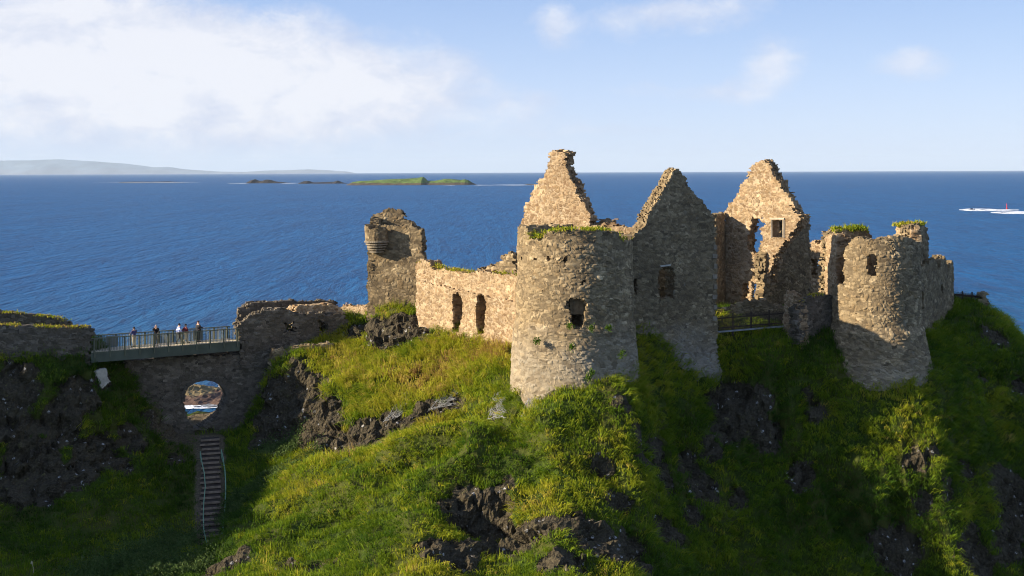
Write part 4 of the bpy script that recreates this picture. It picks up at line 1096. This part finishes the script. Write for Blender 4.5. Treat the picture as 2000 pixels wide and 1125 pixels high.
def ridge_mesh(prof, ywater, Dm, depth, seed, nu=90, nv=24, rough=.25, nsc=8.0):
    """an island or hill from its skyline: photo x, photo y pairs, seen at distance Dm"""
    xs = np.linspace(prof[0][0], prof[-1][0], nu); ys = np.interp(xs, [p_[0] for p_ in prof], [p_[1] for p_ in prof])
    hh = np.maximum(ywater - ys, .0) / F * Dm
    U, Vv = np.meshgrid(np.arange(nu), np.linspace(-1, 1, nv), indexing='ij')
    X = ((xs - CX) / F * Dm)[:, None] + 0 * Vv
    Yp = Dm + Vv * depth / 2 * (.35 + .65 * np.sqrt(np.clip(hh / hh.max(), 0, 1)))[:, None]
    sh = np.clip(1 - np.abs(Vv) ** 1.7, 0, 1)
    q = np.stack([X, Yp, 0 * X], -1).reshape(-1, 3) / (depth / nsc)
    nz_ = fbm(q, 4, seed).reshape(X.shape)
    Z = hh[:, None] * sh * (1 + rough * nz_ * np.clip(np.abs(Vv) * 2, .15, 1)) - .02 * hh.max() - (1 - sh) * hh.max() * .1
    ii = np.arange(nu * nv).reshape(nu, nv)
    return np.stack([X, Yp, Z], -1).reshape(-1, 3), np.stack([ii[:-1, :-1], ii[1:, :-1], ii[1:, 1:], ii[:-1, 1:]], -1).reshape(-1, 4)
def island(name, prof, yw, Dm, depth, mat, label, cat, kind=None, **kw):
    V, q = ridge_mesh(prof, yw, Dm, depth, kw.pop('seed', 3), **kw)
    o = link(name, np_mesh(name, V, q, smooth=False), mat)
    return tag(o, label, None if kind else cat, None, kind)
def wl(px, Dm):   # photo row of the water at a distance
    return CY + H / Dm * F - (px - CX) * sR / cR
def isl(name, prof, Dm, depth, mat, label, cat='island', **kw):
    pm = (prof[0][0] + prof[-1][0]) / 2; yw = wl(pm, Dm)
    y0 = max(p_[1] for p_ in prof)
    return island(name, [(x, y - y0 + yw) for x, y in prof], yw, Dm, depth, mat, label, cat, **kw)
isl('island', [(678,359),(690,354),(705,352),(730,351),(760,349),(790,348),(815,346.5),(826,344.5),(831,347),(834,352),(850,352),(870,348.5),(885,349.5),(900,351),(908,349.5),(916,352),(922,356),(932,360.5)], 4350, 260, M['isle'], 'long low green island with rocky ends near the horizon', seed=4)
isl('rock_islet', [(482,354),(490,349),(498,346.5),(505,349.5),(512,350),(520,347.5),(528,348),(538,351),(560,353.5),(572,354.5)], 5300, 200, M['islet'], 'dark twin humped rock islet off the far hills', seed=5)
isl('rock_islet', [(585,355),(594,351.5),(603,351),(612,354),(640,353.5),(652,353),(660,350.5),(668,354),(680,356.5)], 5000, 160, M['islet'], 'low dark chain of rocks beside the green island', seed=6)
isl('rock_islet', [(232,353),(240,351.6),(260,351.2),(300,351.4),(330,351),(345,352),(362,353)], 5900, 160, M['islet'], 'thin line of skerries awash in front of the far hills', seed=7)
isl('rock_islet', [(1022,363),(1030,361),(1042,361.2),(1052,363)], 4200, 60, M['islet'], 'small dark rock awash beside the chimney gable', seed=8)
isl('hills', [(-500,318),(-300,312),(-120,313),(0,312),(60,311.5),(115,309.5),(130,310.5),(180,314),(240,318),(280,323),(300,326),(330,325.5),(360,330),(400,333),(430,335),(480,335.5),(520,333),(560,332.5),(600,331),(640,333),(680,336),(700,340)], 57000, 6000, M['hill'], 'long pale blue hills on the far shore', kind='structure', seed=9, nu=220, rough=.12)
# foam
t = NT('sea_foam'); n = t.noise(t.pos(), .35, 6, .75)
al = t.ramp(n, [(.40, 0.0), (.52, 1.0)])
mx = t.n('ShaderNodeMixShader', {0: al, 1: t.n('ShaderNodeBsdfTransparent').outputs[0], 2: t.bsdf((.8, .82, .84), .8).outputs[0]})
M['foam'] = t.surf(mx)
t = NT('wake_foam'); n = t.noise(t.pos((1, .25, 1)), .16, 8, .8)
mx = t.n('ShaderNodeMixShader', {0: t.ramp(n, [(.40, 0.0), (.52, 1.0)]), 1: t.n('ShaderNodeBsdfTransparent').outputs[0], 2: t.bsdf((.8, .82, .84), .8).outputs[0]})
M['wake'] = t.surf(mx)
t = NT('surf_line'); M['surf'] = t.surf(t.bsdf((.75, .78, .8), .8))
def foam(pl, Dm, wid, label, mat):
    V, Fq = [], []
    for k, (x, hw) in enumerate(pl):
        X = (x - CX) / F * Dm
        yj = rng.normal(0, wid * .15)
        V += [(X, Dm - wid * hw + yj, .35), (X, Dm + wid * hw + yj, .35), (X, Dm + yj, .35 + .6 * hw)]
    for k in range(len(pl) - 1):
        a = k * 3; Fq += [(a, a + 3, a + 5, a + 2), (a + 2, a + 5, a + 4, a + 1)]
    me = bpy.data.meshes.new('sea_foam'); me.from_pydata([tuple(v_) for v_ in V], [], Fq); me.update()
    tag(link('sea_foam', me, mat), label, kind='stuff')
foam([(445,.1),(458,.5),(470,.8),(480,.4),(486,.1)], 5200, 90, 'white surf at the twin humped islet', M['surf'])
foam([(548,.1),(556,.5),(566,1),(575,.4),(584,.1)], 5150, 90, 'white surf between the islets', M['surf'])
foam([(925,.1),(935,.7),(948,.4),(958,.3),(975,.5),(1000,.9),(1020,.8),(1035,.3),(1046,.6),(1060,.2)], 4150, 80, 'white surf trailing east of the green island', M['surf'])
foam([(180,.1),(235,.3),(262,.6),(300,.5),(335,.7),(360,.5),(390,.1)], 5800, 80, 'white surf along the skerries', M['surf'])
foam([(866,.1),(880,.6),(890,.2)], 4180, 60, 'white surf under the green island', M['surf'])

# rocky shore seen through the arch
def lump(name, px, py, rx, ry, hz, label, mat, seed, n=56):
    a, b = AB(px, py); Yd = (H - .5) / b; c = np.array([a * Yd, Yd, 0])
    u, v_ = np.meshgrid(np.linspace(-1.15, 1.15, n), np.linspace(-1.15, 1.15, n), indexing='ij')
    X, Yp = c[0] + u * rx, c[1] + v_ * ry
    pq = np.stack([X, Yp, 0 * X], -1).reshape(-1, 3)
    rr = np.sqrt(u ** 2 + v_ ** 2) + .30 * fbm(pq * .18, 3, seed).reshape(u.shape)
    f1, f2, ci, _ = cell(pq / 1.1 + 5, seed)
    Z = hz * np.clip(1 - rr, -.4, 1) ** 1.0 * 1.2 + ((ci - .5) * .5 + fbm(pq * 1.3, 3, seed) * .35).reshape(u.shape) * np.clip(1.2 - rr, 0, 1)
    ii = np.arange(n * n).reshape(n, n)
    o = link(name, np_mesh(name, np.stack([X, Yp, Z], -1).reshape(-1, 3), np.stack([ii[:-1, :-1], ii[1:, :-1], ii[1:, 1:], ii[:-1, 1:]], -1).reshape(-1, 4)), mat)
    return tag(o, label, 'rock')
lump('shore_rock', 376, 769, 9, 11, 1.7, 'broad brown weedy shore rock framed by the stone arch', M['shore'], 3)
lump('shore_rock', 425, 762, 6.0, 4.5, .8, 'low reddish rock spit running into the surf seen through the arch', M['shore'], 4)
lump('shore_rock', 438, 781, 3.0, 3.0, .8, 'small reddish rock amid white foam beside the arch opening', M['shore'], 6)
def foam_patch(px, py, rx, ry, label):
    a, b = AB(px, py); Yd = H / b; me = bpy.data.meshes.new('sea_foam')
    n = 24; vs = [(a * Yd + rx * math.cos(k * 2 * math.pi / n), Yd + ry * math.sin(k * 2 * math.pi / n), .12) for k in range(n)]
    me.from_pydata(vs, [], [tuple(range(n))]); me.update(); tag(link('sea_foam', me, M['foam']), label, kind='stuff')
foam_patch(446, 768, 4.2, 16, 'white surf among the rocks beyond the arch')
foam_patch(375, 792, 8, 4, 'thin foam in the channel beyond the arch')
picket_a = P(352, 812, 116); 
E = thing_at('wire_fence', P(400, 812, 116), 'thin dark post and wire fence on the path beyond the arch', 'fence')
m = MB()
qa, qb = P(345, 815, 112), P(450, 806, 114)
for f in np.linspace(0, 1, 7):
    q_ = qa + (qb - qa) * f; MB().tube([(q_[0], q_[1], q_[2] - 1.2), q_ + (0, 0, .25)], .03, 5).build('post', M['brownwood'], E)
MB().tube([qa + (0, 0, .2), qb + (0, 0, .2)], .02, 5).build('rail', M['brownwood'], E)

# ------------------------------------------------------------------ boat, wake and buoy
def sea_at(px, py):
    a, b = AB(px, py); Yd = H / b; return np.array([a * Yd, Yd, 0])
q = sea_at(1897, 410.5)
E = thing_at('speedboat', q, 'small dark speedboat throwing up a white wake', 'boat')
m = MB()
hull = []
Lh, Wh = 3.8, 1.1
secs = [(-1, .5, .0, .9), (-.5, .85, -.1, 1.0), (.2, 1, -.1, 1.0), (.8, .95, 0, .95), (1, .9, .05, .9)]
for fx, fw, zb, zt_ in secs:
    hull += [(q[0] + fx * Lh, q[1] - fw * Wh, zt_), (q[0] + fx * Lh, q[1] - fw * Wh * .6, zb), (q[0] + fx * Lh, q[1] + fw * Wh * .6, zb), (q[0] + fx * Lh, q[1] + fw * Wh, zt_)]
fs = []
for k in range(4):
    for j in range(3): fs.append((k*4+j, k*4+j+1, (k+1)*4+j+1, (k+1)*4+j))
    fs.append((k*4+3, k*4, (k+1)*4, (k+1)*4+3))
fs += [(3, 2, 1, 0), (16, 17, 18, 19)]
m.add(hull, fs); m.build('hull', M['iron'], E)
MB().box(q + (.4, 0, 1.5), (1.1, 0, 0), (0, .8, 0), (0, 0, .55)).box(q + (-.3, 0, 1.25), (.5, 0, 0), (0, .75, 0), (0, 0, .28)).build('cabin', M['iron'], E)
MB().box(q + (3.5, 0, .9), (.3, 0, 0), (0, .25, 0), (0, 0, .6)).build('outboard', M['iron'], E)
def wake(pl, label):
    V, Fq = [], []
    for x, y0_, y1_, hz in pl:
        a_, b_ = sea_at(x, y1_), sea_at(x, y0_)
        mid = (a_ + b_) / 2; mid[2] = hz
        V += [a_ + (0, 0, .1), mid, b_ + (0, 0, .1)]
    for k in range(len(pl) - 1):
        a_ = k * 3; Fq += [(a_, a_ + 3, a_ + 4, a_ + 1), (a_ + 1, a_ + 4, a_ + 5, a_ + 2)]
    me = bpy.data.meshes.new('boat_wake'); me.from_pydata([tuple(v_) for v_ in V], [], Fq); me.update()
    tag(link('boat_wake', me, M['wake']), label, kind='stuff')
wake([(1873,409.3,410.3,.2),(1885,408,411.5,.8),(1893,407.5,412,1.2),(1905,407.5,412.3,.9),(1920,407.5,412.3,.8),(1935,408,412.3,.6),(1950,409,412,.5),(1975,409.2,411.2,.5),(1990,409.6,410.8,.3)], 'white wake churned up behind the speedboat')
wake([(1935,414.5,416,.3),(1950,413.5,417,.5),(1965,413,418,.6),(1985,412.8,418,.6),(2015,412.5,418,.6),(2060,412.5,417,.4)], 'second band of white wake closer to the castle')
q = sea_at(1966.5, 408.6)
E = thing_at('channel_marker', q, 'red pillar marker rising from the sea by the speedboat wake', 'marker')
MB().tube([q + (0, 0, -.5), q + (0, 0, 1.2)], [1.1, .9], 10).build('float', M['red'], E)
MB().tube([q + (0, 0, 1.2), q + (0, 0, 6.0)], [.62, .4], 8).build('pillar', M['red'], E)
MB().tube([q + (0, 0, 6.0), q + (0, 0, 7.4)], [.18, .1], 6).build('topmark', M['red'], E)

# ------------------------------------------------------------------ haze
hz = NT('haze_air')
pv = hz.n('ShaderNodeVolumePrincipled'); pv.inputs['Color'].default_value = (.72, .86, 1, 1); pv.inputs['Density'].default_value = 1.25e-5; pv.inputs['Anisotropy'].default_value = 0
hz.t.links.new(pv.outputs[0], hz.out.inputs['Volume'])
me = bpy.data.meshes.new('haze'); x0, x1, y0, y1, z0, z1 = -67000, 67000, -1800, 66500, -2.2, 760
me.from_pydata([(x, y, z) for z in (z0, z1) for y in (y0, y1) for x in (x0, x1)], [], [(0, 2, 3, 1), (4, 5, 7, 6), (0, 1, 5, 4), (2, 6, 7, 3), (0, 4, 6, 2), (1, 3, 7, 5)]); me.update()
tag(link('haze', me, hz.m), 'thin sea haze', kind='stuff')

# ------------------------------------------------------------------ world: sky and clouds
wd = bpy.data.worlds.new('World'); sc.world = wd; wd.use_nodes = True
wt = wd.node_tree; wt.nodes.clear()
class WT(NT):
    def __init__(s): s.t = wt; s.out = wt.nodes.new('ShaderNodeOutputWorld')
t = WT()
sky = t.n('ShaderNodeTexSky', sky_type='NISHITA'); sky.sun_disc = False
sky.sun_elevation = SUN_EL
sky.sun_rotation = math.atan2(SUN[0], SUN[1])
sky.altitude = 40; sky.air_density = 1.0; sky.dust_density = .6; sky.ozone_density = 1.6
tc = t.n('ShaderNodeTexCoord').outputs['Generated']
def dirof(px, py):
    a, b = AB(px, py); v_ = np.array([a, 1, -b]); return v_ / np.linalg.norm(v_)
BLOB = [(60,90,.060,.036,1.0),(200,60,.055,.028,1.0),(300,110,.05,.030,1.0),(150,140,.07,.026,.9),(430,135,.05,.030,.95),(500,110,.035,.024,.8),(600,140,.055,.030,.95),(680,150,.05,.026,.8),(400,190,.09,.020,.75),(620,200,.07,.016,.6),
        (870,155,.035,.020,.55),(800,190,.06,.012,.4),(1040,200,.022,.012,.38),(1510,115,.022,.015,.72),(1420,172,.035,.008,.36),(1250,180,.05,.008,.22),(1770,135,.028,.012,.48),(1075,45,.016,.014,.5),(1200,60,.05,.012,.22),(1300,35,.06,.009,.34),(1400,10,.05,.008,.34),
        (520,40,.05,.010,.35),(250,240,.16,.014,.32),(700,240,.14,.010,.3),(60,190,.08,.012,.3),(1230,262,.09,.004,.14),(400,280,.3,.02,.22)]
wn = t.n('ShaderNodeTexNoise', {'Vector': tc, 'Scale': 12, 'Detail': 8, 'Roughness': .66})
warp = t.n('ShaderNodeVectorMath', {0: wn.outputs['Color'], 1: (.5, .5, .5)}, operation='SUBTRACT')
wsc = t.n('ShaderNodeVectorMath', {0: warp.outputs[0], 3: .050}, operation='SCALE')
dv = t.n('ShaderNodeVectorMath', {0: tc, 1: wsc.outputs[0]}, operation='ADD').outputs[0]
acc = None; low = None
for px, py, sx, sz, am in BLOB:
    c = dirof(px, py)
    d = t.n('ShaderNodeVectorMath', {0: dv, 1: tuple(c)}, operation='SUBTRACT').outputs[0]
    d = t.n('ShaderNodeVectorMath', {0: d, 1: (1 / sx, 1 / sx, 1 / sz)}, operation='MULTIPLY').outputs[0]
    r2_ = t.n('ShaderNodeVectorMath', {0: d, 1: d}, operation='DOT_PRODUCT').outputs['Value']
    e = t.math('MULTIPLY', t.math('POWER', 2.718, t.math('MULTIPLY', r2_, -.8)), am)
    acc = e if acc is None else t.math('ADD', acc, e)
mpz = t.n('ShaderNodeMapping', {0: tc}); mpz.inputs['Scale'].default_value = (1, 1, 1.9)
cn = t.noise(mpz.outputs[0], 26, 10, .66, .5)
cn2 = t.noise(mpz.outputs[0], 7, 5, .6)
den = t.math('ADD', acc, t.math('MULTIPLY', t.math('SUBTRACT', cn, .5), t.math('ADD', t.math('MULTIPLY', acc, 1.9), .12)))
den = t.math('ADD', den, t.math('MULTIPLY', t.math('SUBTRACT', cn2, .5), .25))
cov = t.ramp(den, [(.14, 0.0), (.30, .24), (.52, .56), (1.0, .88)])
# other parts of the sky get scattered cloud too
shade = t.math('ADD', t.noise(mpz.outputs[0], 20, 9, .65, .4), t.math('MULTIPLY', t.math('SUBTRACT', den, .7), .12))
cc = t.mix(t.ramp(shade, [(.35, 0.0), (.65, 1.0)]), (.31, .335, .41), (.435, .437, .46))
el = t.n('ShaderNodeSeparateXYZ', {0: tc}).outputs[2]
pale = t.ramp(el, [(0.0, (.305, .375, .50)), (.06, (.25, .32, .48)), (.14, (.17, .245, .42)), (.35, (.175, .245, .42)), (1.0, (.11, .165, .32))])
skyn = t.n('ShaderNodeVectorMath', {0: sky.outputs[0], 3: .085}, operation='SCALE').outputs[0]
skyc = t.mix(.8, skyn, pale)
colr = t.mix(cov, skyc, cc)
bg = t.n('ShaderNodeBackground', {'Color': colr, 'Strength': 1.0})
t.t.links.new(bg.outputs[0], t.out.inputs['Surface'])

sun = bpy.data.lights.new('sun', 'SUN'); sun.energy = 5.0; sun.angle = math.radians(.53); sun.color = (1, .86, .66)
so = bpy.data.objects.new('sun', sun); COL.objects.link(so); so.location = Vector(SUN * 200)
so.rotation_euler = Vector(-SUN).to_track_quat('-Z', 'Y').to_euler()

# ------------------------------------------------------------------ camera and render settings
cam = bpy.data.cameras.new('camera'); cam.sensor_width = 36; cam.lens = F / 2000 * 36; cam.shift_y = -(562.5 - CY) / 2000
cam.clip_start = .5; cam.clip_end = 150000
co = bpy.data.objects.new('camera', cam); COL.objects.link(co)
co.matrix_world = Matrix.Translation((0, 0, H)) @ Matrix.Rotation(ROLL, 4, 'Y') @ Matrix.Rotation(math.pi / 2, 4, 'X')
sc.camera = co
vs_ = sc.view_settings
vs_.view_transform = 'Standard'; vs_.look = 'None'; vs_.exposure = 1.1; vs_.gamma = 1; vs_.use_curve_mapping = False
sc.cycles.use_denoising = True
sc.cycles.filter_width = 1.1
sc.cycles.max_bounces = 6; sc.cycles.diffuse_bounces = 3; sc.cycles.transparent_max_bounces = 8; sc.cycles.volume_bounces = 0
